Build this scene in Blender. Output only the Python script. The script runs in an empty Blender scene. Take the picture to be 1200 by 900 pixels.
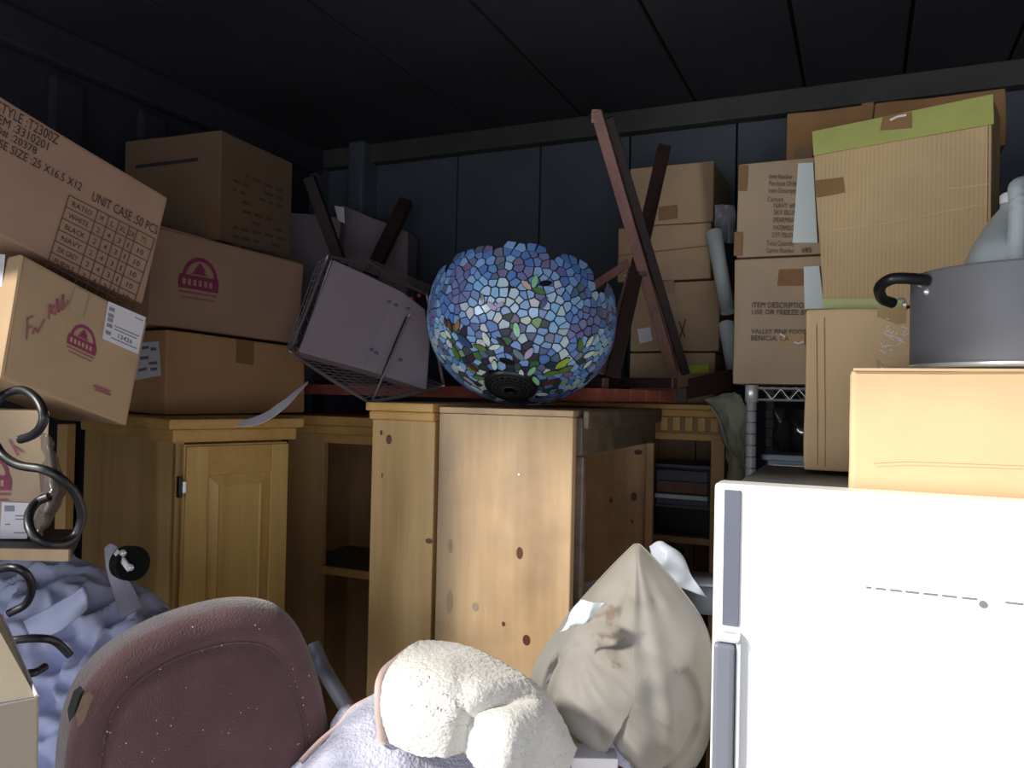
import bpy, bmesh, math, random
import numpy as np
from mathutils import Vector, Matrix, noise
from mathutils.bvhtree import BVHTree

random.seed(7)
SC = bpy.context.scene
COL = SC.collection
V = Vector
R = math.radians

# ------------------------------------------------------------------ camera
CAM = V((0, 0, 1.7))
FOC = 920.0
ROLL, PITCH = R(1.2), R(0.75)
FW = V((0, math.cos(PITCH), math.sin(PITCH)))
U0 = V((1, 0, 0)).cross(FW)
RX = math.cos(ROLL) * V((1, 0, 0)) + math.sin(ROLL) * U0
UP = -math.sin(ROLL) * V((1, 0, 0)) + math.cos(ROLL) * U0
cam = bpy.data.cameras.new('camera')
co = bpy.data.objects.new('camera', cam)
COL.objects.link(co)
m = Matrix((RX, UP, -FW)).transposed().to_4x4()
m.translation = CAM
co.matrix_world = m
cam.sensor_width = 36
cam.lens = 36 * FOC / 1200
cam.clip_start = 0.02
SC.camera = co

# ------------------------------------------------------------------ light
w = bpy.data.worlds.new('world')
SC.world = w
w.use_nodes = True
bg = w.node_tree.nodes['Background']
bg.inputs[0].default_value = (0.72, 0.80, 1.0, 1)
bg.inputs[1].default_value = 0.26


def area(name, loc, target, size, power, col):
    l = bpy.data.lights.new(name, 'AREA')
    l.shape = 'RECTANGLE'
    l.size, l.size_y = size
    l.energy = power
    l.color = col
    o = bpy.data.objects.new(name, l)
    COL.objects.link(o)
    o.location = loc
    o.rotation_euler = (V(target) - V(loc)).to_track_quat('-Z', 'Y').to_euler()
    return o


_A = V((math.sin(R(24)), math.cos(R(24)), 0))
_B = V((math.cos(R(24)), -math.sin(R(24)), 0))
# added daylight fills: one past the added leaf, a weak one at the mouth
area('daylight_fill_left', _A * -2.8 + _B * -3.0 + V((0, 0, 1.45)), _A * 1.5 + _B * .2 + V((0, 0, 1.5)), (1.2, 1.9), 170, (0.95, 0.98, 1.0))
area('daylight_fill_mouth', (0.2, -1.3, 1.35), (0.15, 1.4, 1.55), (2.0, 0.9), 21, (0.88, 0.91, 1.0))
# low sun cut by an added unseen leaf: reaches only the right-hand front
sun = bpy.data.lights.new('sun', 'SUN')
sun.energy = 5.5
sun.angle = R(5)
sun.color = (1.0, 0.96, 0.88)
so = bpy.data.objects.new('sun', sun)
COL.objects.link(so)
_y, _s, _e = R(24), R(38), R(34)
_h = V((math.sin(_y), math.cos(_y), 0)) * math.cos(_s) + V((math.cos(_y), -math.sin(_y), 0)) * math.sin(_s)
so.rotation_euler = (_h * math.cos(_e) + V((0, 0, -math.sin(_e)))).to_track_quat('-Z', 'Y').to_euler()
SC.view_settings.view_transform = 'Standard'
SC.view_settings.look = 'None'
SC.view_settings.exposure = 0.0
SC.view_settings.gamma = 1.0

# ------------------------------------------------------------------ helpers


def ray(px, py):
    v = (px - 600) * RX - (py - 450) * UP + FOC * FW
    return v / v.y


def P(px, py, d):
    return CAM + ray(px, py) * d


def hit(px, py, p0, n):
    v = ray(px, py)
    return CAM + v * ((p0 - CAM).dot(n) / v.dot(n))


def nrm(yaw, tilt=0):
    a, t = R(yaw), R(tilt)
    return V((-math.sin(a) * math.cos(t), -math.cos(a) * math.cos(t), math.sin(t)))


def col(h):
    r = []
    for i in (0, 2, 4):
        c = int(h[i:i + 2], 16) / 255
        r.append(c / 12.92 if c <= 0.04045 else ((c + 0.055) / 1.055) ** 2.4)
    return (*r, 1)


def link(o, parent=None):
    COL.objects.link(o)
    if parent is not None:
        o.parent = parent
        o.matrix_parent_inverse = Matrix.Translation(-parent.location)
    return o


def obj(name, verts, faces, mat, parent=None, smooth=False, mats=None, fm=None):
    """one mesh object from world-space vertices; origin set at its base"""
    vs = [V(v) for v in verts]
    lo = V([min(v[i] for v in vs) for i in range(3)])
    hi = V([max(v[i] for v in vs) for i in range(3)])
    c = V(((lo.x + hi.x) / 2, (lo.y + hi.y) / 2, lo.z))
    me = bpy.data.meshes.new(name)
    me.from_pydata([v - c for v in vs], [], faces)
    for mm in (mats or [mat]):
        me.materials.append(mm)
    if fm:
        for p, i in zip(me.polygons, fm):
            p.material_index = i
    if smooth:
        for p in me.polygons:
            p.use_smooth = True
    o = bpy.data.objects.new(name, me)
    o.location = c
    return link(o, parent)


def thing(name, loc, label, cat, group=None):
    o = bpy.data.objects.new(name, None)
    o.empty_display_size = 0.05
    o.location = loc
    COL.objects.link(o)
    return tag(o, label, cat, group)


def tag(o, label, cat, group=None):
    o['label'] = label
    o['category'] = cat
    if group:
        o['group'] = group
    return o


def struct(o):
    o['kind'] = 'structure'
    return o


def hexa(name, c8, mat, parent=None, bev=0.004, warp=0.0, cuts=0, segs=2):
    """c8: front TL TR BR BL then back TL TR BR BL (world)"""
    bm = bmesh.new()
    vs = [bm.verts.new(c) for c in c8]
    for f in ((0, 1, 2, 3), (5, 4, 7, 6), (4, 5, 1, 0), (3, 2, 6, 7), (4, 0, 3, 7), (1, 5, 6, 2)):
        bm.faces.new([vs[i] for i in f])
    bmesh.ops.recalc_face_normals(bm, faces=bm.faces)
    if bev:
        bmesh.ops.bevel(bm, geom=list(bm.edges), offset=bev, segments=segs, profile=0.6, affect='EDGES')
    if cuts:
        es = [e for e in bm.edges if e.calc_length() > 0.04]
        bmesh.ops.subdivide_edges(bm, edges=es, cuts=cuts, use_grid_fill=True)
    if warp:
        for v in bm.verts:
            q = v.co * 9
            v.co += warp * V((noise.noise(q), noise.noise(q + V((9, 3, 1))), noise.noise(q + V((2, 8, 5)))))
    bm.normal_update()
    vs = [v.co.copy() for v in bm.verts]
    for i, v in enumerate(bm.verts):
        v.index = i
    fs = [[v.index for v in f.verts] for f in bm.faces]
    bm.free()
    return obj(name, vs, fs, mat, parent)


def bar(name, a, b, wx, wy, mat, parent=None, side=None, bev=0.002, cuts=0, warp=0):
    """rectangular bar from a to b; side = direction of wx"""
    a, b = V(a), V(b)
    t = (b - a).normalized()
    s = V(side) if side is not None else V((1, 0, 0))
    s = (s - t * s.dot(t)).normalized()
    u = t.cross(s)
    c = lambda p, i, j: p + s * wx / 2 * i + u * wy / 2 * j
    return hexa(name, [c(b, -1, -1), c(b, 1, -1), c(a, 1, -1), c(a, -1, -1), c(b, -1, 1), c(b, 1, 1), c(a, 1, 1), c(a, -1, 1)],
                mat, parent, bev=bev, cuts=cuts, warp=warp)


def abox(name, lo, hi, mat, parent=None, yaw=0, org=(0, 0, 0), bev=0.002, cuts=0, warp=0):
    """box in a frame turned clockwise by yaw about org: local x = right, y = back"""
    a = R(yaw)
    ex, ey, o = V((math.cos(a), -math.sin(a), 0)), V((math.sin(a), math.cos(a), 0)), V(org)
    q = lambda x, y, z: o + ex * x + ey * y + V((0, 0, z))
    (x0, y0, z0), (x1, y1, z1) = lo, hi
    return hexa(name, [q(x0, y0, z1), q(x1, y0, z1), q(x1, y0, z0), q(x0, y0, z0), q(x0, y1, z1), q(x1, y1, z1), q(x1, y1, z0), q(x0, y1, z0)],
                mat, parent, bev=bev, cuts=cuts, warp=warp)


def spline(pts, n, closed=False):
    pts = [V(p) for p in pts]
    out = []
    N = len(pts)
    segs = N if closed else N - 1
    for i in range(segs):
        g = (lambda k: pts[k % N]) if closed else (lambda k: pts[max(0, min(N - 1, k))])
        p0, p1, p2, p3 = g(i - 1), g(i), g(i + 1), g(i + 2)
        for k in range(n):
            t = k / n
            out.append(0.5 * ((2 * p1) + (p2 - p0) * t + (2 * p0 - 5 * p1 + 4 * p2 - p3) * t * t + (3 * p1 - p0 - 3 * p2 + p3) * t ** 3))
    if not closed:
        out.append(pts[-1].copy())
    return out


def tube_data(pts, r, ns=8, closed=False):
    vs, fs = [], []
    n = len(pts)
    up = V((0.13, 0.2, 0.97))
    for i, p in enumerate(pts):
        a = pts[(i - 1) % n] if (closed or i) else p
        b = pts[(i + 1) % n] if (closed or i < n - 1) else p
        t = (b - a).normalized()
        s = t.cross(up)
        if s.length < 0.05:
            s = t.cross(V((1, 0, 0)))
        s.normalize()
        u = s.cross(t)
        rr = r[i] if isinstance(r, (list, tuple)) else r
        for k in range(ns):
            an = 2 * math.pi * k / ns
            vs.append(p + (s * math.cos(an) + u * math.sin(an)) * rr)
    for i in range(n if closed else n - 1):
        for k in range(ns):
            j = (i + 1) % n
            fs.append((i * ns + k, i * ns + (k + 1) % ns, j * ns + (k + 1) % ns, j * ns + k))
    if not closed:
        fs.append(tuple(range(ns)))
        fs.append(tuple((n - 1) * ns + k for k in range(ns - 1, -1, -1)))
    return vs, fs


def tube(name, pts, r, mat, parent=None, n=8, ns=8, closed=False, smoothpts=True):
    pts = spline(pts, n, closed) if smoothpts else [V(p) for p in pts]
    vs, fs = tube_data(pts, r, ns, closed)
    return obj(name, vs, fs, mat, parent, smooth=True)


class Multi:
    def __init__(s):
        s.v, s.f = [], []

    def add(s, vs, fs):
        o = len(s.v)
        s.v += list(vs)
        s.f += [tuple(i + o for i in f) for f in fs]

    def tube(s, pts, r, ns=6):
        s.add(*tube_data([V(p) for p in pts], r, ns))

    def build(s, name, mat, parent=None, smooth=False):
        return obj(name, s.v, s.f, mat, parent, smooth)


def cyl(name, a, b, r, mat, parent=None, ns=24, r2=None):
    a, b = V(a), V(b)
    vs, fs = tube_data([a, a.lerp(b, 0.5), b], [r, (r + (r2 or r)) / 2, r2 or r], ns)
    o = obj(name, vs, fs, mat, parent)
    for p in o.data.polygons:
        p.use_smooth = len(p.vertices) == 4
    return o


def lathe(name, c, prof, mat, parent=None, ns=48, axis=V((0, 0, 1))):
    q = V((0, 0, 1)).rotation_difference(V(axis))
    vs, fs = [], []
    for (r, h) in prof:
        for k in range(ns):
            a = 2 * math.pi * k / ns
            vs.append(V(c) + q @ V((r * math.cos(a), r * math.sin(a), h)))
    for i in range(len(prof) - 1):
        for k in range(ns):
            fs.append((i * ns + k, i * ns + (k + 1) % ns, (i + 1) * ns + (k + 1) % ns, (i + 1) * ns + k))
    return obj(name, vs, fs, mat, parent, smooth=True)


def patch(name, net, mat, parent=None, nu=40, nv=40, amp=0.0, freq=10, amp2=0.0, freq2=60, thick=0.0, ridge=0.0, rfreq=8, seed=0, rdir=None, raw=False, extra=None):
    """smooth sheet through a net of points; noise gives folds and pile"""
    rows = [spline(r, max(1, nu // (len(r) - 1))) for r in net]
    cols_ = list(zip(*rows))
    grid = [spline(c, max(1, nv // (len(net) - 1))) for c in cols_]
    U, W = len(grid), len(grid[0])
    pts = [[grid[i][j].copy() for j in range(W)] for i in range(U)]
    out = []
    ci, cj = U // 2, W // 2
    cn = (pts[ci + 1][cj] - pts[ci - 1][cj]).cross(pts[ci][cj + 1] - pts[ci][cj - 1])
    flip = -1 if cn.y > 0 else 1
    for i in range(U):
        for j in range(W):
            a = pts[min(U - 1, i + 1)][j] - pts[max(0, i - 1)][j]
            b = pts[i][min(W - 1, j + 1)] - pts[i][max(0, j - 1)]
            n = a.cross(b)
            if n.length > 1e-12:
                n.normalize()
            n = n * flip
            p = pts[i][j]
            s = V((seed, seed * 2.3, -seed))
            h = amp * noise.noise(p * freq + s) + amp2 * noise.noise(p * freq2 + s)
            if ridge:
                q = p * rfreq + s
                if rdir is not None:
                    q = V((p.dot(rdir) * rfreq, p.dot(rdir.orthogonal()) * rfreq * 0.22, p.y * rfreq * .3)) + s
                h += ridge * (1 - abs(noise.noise(q)) * 3.2)
            if extra:
                h += extra(i / (U - 1), j / (W - 1), p)
            out.append(p + n * h)
    if raw:
        return out, U, W
    fs = [(i * W + j, i * W + j + 1, (i + 1) * W + j + 1, (i + 1) * W + j) for i in range(U - 1) for j in range(W - 1)]
    o = obj(name, out, fs, mat, parent, smooth=True)
    if thick:
        md = o.modifiers.new('solid', 'SOLIDIFY')
        md.thickness = thick
        md.offset = 0
    return o


# ------------------------------------------------------------------ materials
def newmat(name):
    mt = bpy.data.materials.new(name)
    mt.use_nodes = True
    nt = mt.node_tree
    return mt, nt, nt.nodes['Principled BSDF']


def plain(name, c, rough=0.6, metal=0.0, bump=0.0, bscale=200, var=0.0, vscale=12, spec=None, trans=0.0, ior=None, sheen=0.0):
    mt, nt, b = newmat(name)
    b.inputs['Base Color'].default_value = c
    b.inputs['Roughness'].default_value = rough
    b.inputs['Metallic'].default_value = metal
    if spec is not None:
        b.inputs['Specular IOR Level'].default_value = spec
    if trans:
        b.inputs['Transmission Weight'].default_value = trans
    if ior:
        b.inputs['IOR'].default_value = ior
    if sheen:
        b.inputs['Sheen Weight'].default_value = sheen
    tc = nt.nodes.new('ShaderNodeTexCoord')
    if var:
        n = nt.nodes.new('ShaderNodeTexNoise')
        n.inputs['Scale'].default_value = vscale
        n.inputs['Detail'].default_value = 5
        nt.links.new(tc.outputs['Object'], n.inputs['Vector'])
        r = nt.nodes.new('ShaderNodeValToRGB')
        r.color_ramp.elements[0].position = 0.3
        r.color_ramp.elements[1].position = 0.7
        r.color_ramp.elements[0].color = tuple(x * (1 - var) for x in c[:3]) + (1,)
        r.color_ramp.elements[1].color = tuple(min(1, x * (1 + var)) for x in c[:3]) + (1,)
        nt.links.new(n.outputs['Fac'], r.inputs['Fac'])
        nt.links.new(r.outputs['Color'], b.inputs['Base Color'])
    if bump:
        n = nt.nodes.new('ShaderNodeTexNoise')
        n.inputs['Scale'].default_value = bscale
        n.inputs['Detail'].default_value = 3
        nt.links.new(tc.outputs['Object'], n.inputs['Vector'])
        bp = nt.nodes.new('ShaderNodeBump')
        bp.inputs['Strength'].default_value = bump
        bp.inputs['Distance'].default_value = 0.004
        nt.links.new(n.outputs['Fac'], bp.inputs['Height'])
        nt.links.new(bp.outputs['Normal'], b.inputs['Normal'])
    return mt


def cardboard(name, c, ribs=0.0, yaw=0, rscale=60, stain=0.10):
    """kraft board: faint mottling, fibres, optional flute ribs"""
    mt, nt, b = newmat(name)
    L = nt.links
    b.inputs['Roughness'].default_value = 0.82
    b.inputs['Specular IOR Level'].default_value = 0.25
    tc = nt.nodes.new('ShaderNodeTexCoord')
    mp = nt.nodes.new('ShaderNodeMapping')
    mp.inputs['Rotation'].default_value = (0, 0, R(yaw))
    L.new(tc.outputs['Object'], mp.inputs['Vector'])
    n1 = nt.nodes.new('ShaderNodeTexNoise')
    n1.inputs['Scale'].default_value = 7
    n1.inputs['Detail'].default_value = 6
    L.new(tc.outputs['Object'], n1.inputs['Vector'])
    rp = nt.nodes.new('ShaderNodeValToRGB')
    rp.color_ramp.elements[0].position = 0.25
    rp.color_ramp.elements[1].position = 0.75
    rp.color_ramp.elements[0].color = tuple(x * (1 - stain * 1.3) for x in c[:3]) + (1,)
    rp.color_ramp.elements[1].color = tuple(min(1, x * (1 + stain)) for x in c[:3]) + (1,)
    L.new(n1.outputs['Fac'], rp.inputs['Fac'])
    wv = nt.nodes.new('ShaderNodeTexWave')
    wv.wave_type = 'BANDS'
    wv.bands_direction = 'X'
    wv.inputs['Scale'].default_value = rscale
    wv.inputs['Distortion'].default_value = 0.6
    L.new(mp.outputs['Vector'], wv.inputs['Vector'])
    n3 = nt.nodes.new('ShaderNodeTexNoise')
    n3.inputs['Scale'].default_value = 26
    L.new(tc.outputs['Object'], n3.inputs['Vector'])
    mu = nt.nodes.new('ShaderNodeMath')
    mu.operation = 'MULTIPLY'
    L.new(wv.outputs['Fac'], mu.inputs[0])
    L.new(n3.outputs['Fac'], mu.inputs[1])
    mx = nt.nodes.new('ShaderNodeMixRGB')
    mx.blend_type = 'MULTIPLY'
    mx.inputs['Color2'].default_value = (0.62, 0.58, 0.5, 1)
    m2 = nt.nodes.new('ShaderNodeMath')
    m2.operation = 'MULTIPLY'
    m2.inputs[1].default_value = ribs
    L.new(mu.outputs[0], m2.inputs[0])
    L.new(m2.outputs[0], mx.inputs['Fac'])
    L.new(rp.outputs['Color'], mx.inputs['Color1'])
    L.new(mx.outputs['Color'], b.inputs['Base Color'])
    n2 = nt.nodes.new('ShaderNodeTexNoise')
    n2.inputs['Scale'].default_value = 160
    L.new(tc.outputs['Object'], n2.inputs['Vector'])
    ad = nt.nodes.new('ShaderNodeMath')
    L.new(n2.outputs['Fac'], ad.inputs[0])
    rb = nt.nodes.new('ShaderNodeMath')
    rb.operation = 'MULTIPLY'
    rb.inputs[1].default_value = ribs
    L.new(wv.outputs['Fac'], rb.inputs[0])
    L.new(rb.outputs[0], ad.inputs[1])
    bp = nt.nodes.new('ShaderNodeBump')
    bp.inputs['Strength'].default_value = 0.10 + 0.25 * ribs
    bp.inputs['Distance'].default_value = 0.002
    L.new(ad.outputs[0], bp.inputs['Height'])
    L.new(bp.outputs['Normal'], b.inputs['Normal'])
    return mt


def wood(name, c1, c2, scale=9.0, axis='Z', dirt=None, rough=0.5, stretch=0.07, yaw=0):
    mt, nt, b = newmat(name)
    L = nt.links
    b.inputs['Roughness'].default_value = rough
    tc = nt.nodes.new('ShaderNodeTexCoord')
    mp = nt.nodes.new('ShaderNodeMapping')
    mp.inputs['Rotation'].default_value = (0, 0, R(yaw))
    mp.inputs['Scale'].default_value = {'Z': (1, 1, stretch), 'X': (stretch, 1, 1), 'Y': (1, stretch, 1)}[axis]
    L.new(tc.outputs['Object'], mp.inputs['Vector'])
    n = nt.nodes.new('ShaderNodeTexNoise')
    n.inputs['Scale'].default_value = scale
    n.inputs['Detail'].default_value = 8
    n.inputs['Distortion'].default_value = 1.2
    L.new(mp.outputs['Vector'], n.inputs['Vector'])
    n2 = nt.nodes.new('ShaderNodeTexNoise')
    n2.inputs['Scale'].default_value = scale * 12
    n2.inputs['Detail'].default_value = 4
    L.new(mp.outputs['Vector'], n2.inputs['Vector'])
    mxn = nt.nodes.new('ShaderNodeMixRGB')
    mxn.inputs['Fac'].default_value = 0.3
    L.new(n.outputs['Fac'], mxn.inputs['Color1'])
    L.new(n2.outputs['Fac'], mxn.inputs['Color2'])
    r = nt.nodes.new('ShaderNodeValToRGB')
    r.color_ramp.elements[0].position = 0.34
    r.color_ramp.elements[1].position = 0.64
    r.color_ramp.elements[0].color = c1
    r.color_ramp.elements[1].color = c2
    L.new(mxn.outputs['Color'], r.inputs['Fac'])
    out = r.outputs['Color']
    if dirt:
        n3 = nt.nodes.new('ShaderNodeTexNoise')
        n3.inputs['Scale'].default_value = 3.2
        n3.inputs['Detail'].default_value = 7
        L.new(tc.outputs['Object'], n3.inputs['Vector'])
        rr = nt.nodes.new('ShaderNodeValToRGB')
        rr.color_ramp.elements[0].position = 0.48
        rr.color_ramp.elements[1].position = 0.68
        L.new(n3.outputs['Fac'], rr.inputs['Fac'])
        mx = nt.nodes.new('ShaderNodeMixRGB')
        mx.inputs['Color2'].default_value = dirt
        mul = nt.nodes.new('ShaderNodeMath')
        mul.operation = 'MULTIPLY'
        mul.inputs[1].default_value = 0.75
        L.new(rr.outputs['Color'], mul.inputs[0])
        L.new(mul.outputs[0], mx.inputs['Fac'])
        L.new(out, mx.inputs['Color1'])
        out = mx.outputs['Color']
    L.new(out, b.inputs['Base Color'])
    bp = nt.nodes.new('ShaderNodeBump')
    bp.inputs['Strength'].default_value = 0.12
    bp.inputs['Distance'].default_value = 0.002
    L.new(n2.outputs['Fac'], bp.inputs['Height'])
    L.new(bp.outputs['Normal'], b.inputs['Normal'])
    return mt


KRAFT = col('B69A7A')
M_card = cardboard('kraft_cardboard', KRAFT)
M_card_warm = cardboard('warm_kraft', col('B58A60'))
M_card_gold = cardboard('golden_kraft', col('CDAF88'), stain=0.06)
M_card_rib = cardboard('ribbed_kraft', col('C2A67E'), ribs=0.5, yaw=40, rscale=42)
M_card_grey = cardboard('greyed_kraft', col('B09A80'))
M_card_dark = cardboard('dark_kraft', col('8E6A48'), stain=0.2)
M_card_pink = cardboard('pinkish_kraft', col('A98871'))  # dim left side's pinkish grey put into the kraft colour
M_card_dim = cardboard('shade_and_stain_kraft', col('7C6450'))  # kraft darkened with the top left box's shade; also tints a stain
M_tape = plain('packing_tape', col('8D6A45'), 0.18, spec=0.7, bump=0.15, bscale=25)
M_cleartape = plain('clear_tape', col('B49468'), 0.12, spec=0.9, bump=0.4, bscale=18)
M_greentape = plain('green_tape', col('9FA355'), 0.4, var=0.08, vscale=20)
M_label = plain('white_label', col('D9D6DC'), 0.5)
M_paper = plain('blue_white_paper', col('D7E2E2'), 0.6)
M_ink = plain('black_ink', col('352B2E'), 0.7)
M_ink_soft = plain('faded_ink', col('5E4A3A'), 0.8)
M_inkgrey = plain('grey_ink', col('77727C'), 0.7)
M_red = plain('magenta_ink', col('8B3557'), 0.7, var=0.12, vscale=60)
M_red_soft = plain('faded_magenta_ink', col('9C5A62'), 0.8)
M_neon = plain('neon_label', col('C9D42A'), 0.5)
M_pine = wood('yellow_pine', col('C49A56'), col('DBB770'), 8, yaw=0)
M_pine_side = wood('pine_side', col('B58F58'), col('CDAB74'), 7)
M_pine_worn = wood('worn_pine', col('A48764'), col('BFA27C'), 6, dirt=col('6E5C4C'))
M_pine_x = wood('pine_moulding', col('BC9050'), col('D6AC66'), 9, axis='X')
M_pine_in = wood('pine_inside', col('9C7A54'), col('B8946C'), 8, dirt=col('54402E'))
M_greywood = wood('grimy_shaded_wood', col('3F352E'), col('6B5C4C'), 10, axis='X')
M_knot = plain('pine_knot', col('5A2E20'), 0.5, var=0.3, vscale=80)
M_knotgrey = plain('grey_spot', col('8C7A66'), 0.6)
M_dark = wood('dark_mahogany', col('22130F'), col('3A221D'), 12, rough=0.6)
M_mid = wood('mid_mahogany', col('6E4A42'), col('8A6258'), 12, rough=0.5)
M_redwood = wood('red_board', col('9A4C3E'), col('C0705A'), 8, axis='X', rough=0.6)
M_end = plain('sawn_end', col('8C7660'), 0.8, var=0.15, vscale=60)
M_iron = plain('black_iron', col('131216'), 0.42, spec=0.6, bump=0.1, bscale=60)
M_black = plain('black_plastic', col('18181B'), 0.4)
M_rubber = plain('black_rubber', col('101012'), .8, spec=.2)
M_chrome = plain('chrome', (0.86, 0.88, 0.9, 1), 0.28, metal=0.55)
M_steel = plain('galvanised_wire', (0.42, 0.38, 0.40, 1), 0.45, metal=0.7)
M_white = plain('white_enamel', (0.90, 0.90, 0.90, 1), 0.28)
M_trimgrey = plain('grey_trim', col('5C606E'), 0.4, var=0.04)
M_handle = plain('handle_grey', col('6C6F7A'), 0.3)
M_darkgrey = plain('dark_grey_top', col('58585A'), 0.6, var=0.15, vscale=15)
M_pot = plain('anodised_pot', col('6E6E73'), 0.6, metal=0.1, var=0.10, vscale=9, bump=0.03, bscale=40)
M_jug = plain('milky_plastic', col('B9C0C2'), 0.4, trans=0.15, var=0.04)
M_cap = plain('white_cap', col('E8EAEC'), 0.4)
M_fleece = plain('cream_fleece', col('D2CFC9'), 0.95, var=0.05, vscale=14, bump=0.45, bscale=260, sheen=0.4)
M_fleece_b = plain('lavender_fleece', col('C2C2D6'), 0.95, var=0.08, vscale=14, bump=0.8, bscale=240, sheen=0.4)
M_hem = plain('pink_hem', col('BCA5A0'), 0.8, bump=0.2)
M_sheet = plain('blue_sheet', col('B3B9D8'), 0.9, var=0.12, vscale=7, bump=0.15, bscale=90)
M_maroon = plain('maroon_upholstery', col('614446'), 0.95, var=0.14, vscale=18, bump=0.5, bscale=380, sheen=0.3)
M_greenrag = plain('grey_green_cloth', col('9A9C88'), 0.9, var=0.12, vscale=20, bump=0.3)
M_smoke = plain('dark_bag', col('2A2A2E'), 0.15, spec=0.8, bump=0.5, bscale=18)
M_bluebin = plain('blue_grey_bin', col('7F8A98'), 0.4)
M_greycase = plain('grey_case', col('877980'), 0.75, var=0.06, vscale=8, bump=0.08)
M_strap = plain('grey_strap', col('8F8D9C'), 0.6)
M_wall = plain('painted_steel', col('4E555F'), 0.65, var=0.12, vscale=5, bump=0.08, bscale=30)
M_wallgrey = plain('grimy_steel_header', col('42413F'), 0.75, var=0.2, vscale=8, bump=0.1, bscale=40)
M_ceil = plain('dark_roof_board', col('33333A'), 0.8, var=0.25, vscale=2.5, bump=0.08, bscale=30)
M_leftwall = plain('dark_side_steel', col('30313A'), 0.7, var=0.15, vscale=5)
M_seam = plain('seam_black', col('0B0B0D'), 0.9)
M_floor = wood('plank_floor', col('3A2C20'), col('54402E'), 6, axis='Y')
M_ground = plain('pale_concrete', col('9C9A94'), 0.9, var=0.1, vscale=4)
M_plastic = plain('pale_plastic_film', col('B0B6C2'), 0.2, spec=0.8, bump=0.6, bscale=14)
M_clear = plain('clear_bag', col('8C8078'), 0.12, trans=0.5, bump=0.5, bscale=20, spec=0.8)
M_openbox = cardboard('pale_open_carton', col('ABA08C'), stain=0.05)
M_lead = plain('lead_came', col('262426'), 0.55, metal=0.2)
M_red_dot = plain('red_dot', col('D04040'), 0.4)


def pillow_mat():
    mt, nt, b = newmat('stained_pillow_cotton')
    L = nt.links
    b.inputs['Roughness'].default_value = 0.75
    b.inputs['Sheen Weight'].default_value = 0.15
    g = nt.nodes.new('ShaderNodeNewGeometry')
    c = P(722, 742, 1.17)
    mp = nt.nodes.new('ShaderNodeMapping')
    mp.vector_type = 'POINT'
    mp.inputs['Location'].default_value = (-c.x * 13, 0, -c.z * 6.5)
    mp.inputs['Scale'].default_value = (13, 0.0, 6.5)
    L.new(g.outputs['Position'], mp.inputs['Vector'])
    ln = nt.nodes.new('ShaderNodeVectorMath')
    ln.operation = 'LENGTH'
    L.new(mp.outputs['Vector'], ln.inputs[0])
    n = nt.nodes.new('ShaderNodeTexNoise')
    n.inputs['Scale'].default_value = 38
    n.inputs['Detail'].default_value = 4
    L.new(g.outputs['Position'], n.inputs['Vector'])
    ad = nt.nodes.new('ShaderNodeMath')
    ad.operation = 'MULTIPLY_ADD'
    ad.inputs[1].default_value = 0.9
    L.new(ln.outputs['Value'], ad.inputs[0])
    L.new(n.outputs['Fac'], ad.inputs[2])
    r = nt.nodes.new('ShaderNodeValToRGB')
    r.color_ramp.elements[0].position = 0.55
    r.color_ramp.elements[0].color = col('77695C')
    r.color_ramp.elements[1].position = 0.66
    r.color_ramp.elements[1].color = col('8A8680')
    L.new(ad.outputs[0], r.inputs['Fac'])
    n2 = nt.nodes.new('ShaderNodeTexNoise')
    n2.inputs['Scale'].default_value = 9
    L.new(g.outputs['Position'], n2.inputs['Vector'])
    mx = nt.nodes.new('ShaderNodeMixRGB')
    mx.blend_type = 'MULTIPLY'
    mx.inputs['Color2'].default_value = (0.82, 0.76, 0.66, 1)
    r2 = nt.nodes.new('ShaderNodeValToRGB')
    r2.color_ramp.elements[0].position = 0.5
    r2.color_ramp.elements[1].position = 0.75
    L.new(n2.outputs['Fac'], r2.inputs['Fac'])
    L.new(r2.outputs['Color'], mx.inputs['Fac'])
    L.new(r.outputs['Color'], mx.inputs['Color1'])
    L.new(mx.outputs['Color'], b.inputs['Base Color'])
    return mt


M_pillow = pillow_mat()

# ------------------------------------------------------------------ faces with prints
_txt = {}


def text_geo(s):
    if s not in _txt:
        cu = bpy.data.curves.new('t', 'FONT')
        cu.body = s
        cu.resolution_u = 2
        o = bpy.data.objects.new('t', cu)
        COL.objects.link(o)
        bpy.context.view_layer.update()
        dg = bpy.context.evaluated_depsgraph_get()
        me = bpy.data.meshes.new_from_object(o.evaluated_get(dg))
        vs = [v.co.copy() for v in me.vertices]
        fs = [tuple(p.vertices) for p in me.polygons]
        bpy.data.objects.remove(o)
        bpy.data.curves.remove(cu)
        bpy.data.meshes.remove(me)
        x0, x1 = min(v.x for v in vs), max(v.x for v in vs)
        _txt[s] = ([((v.x - x0) / (x1 - x0), v.y / 0.72) for v in vs], fs)
    return _txt[s]


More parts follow.
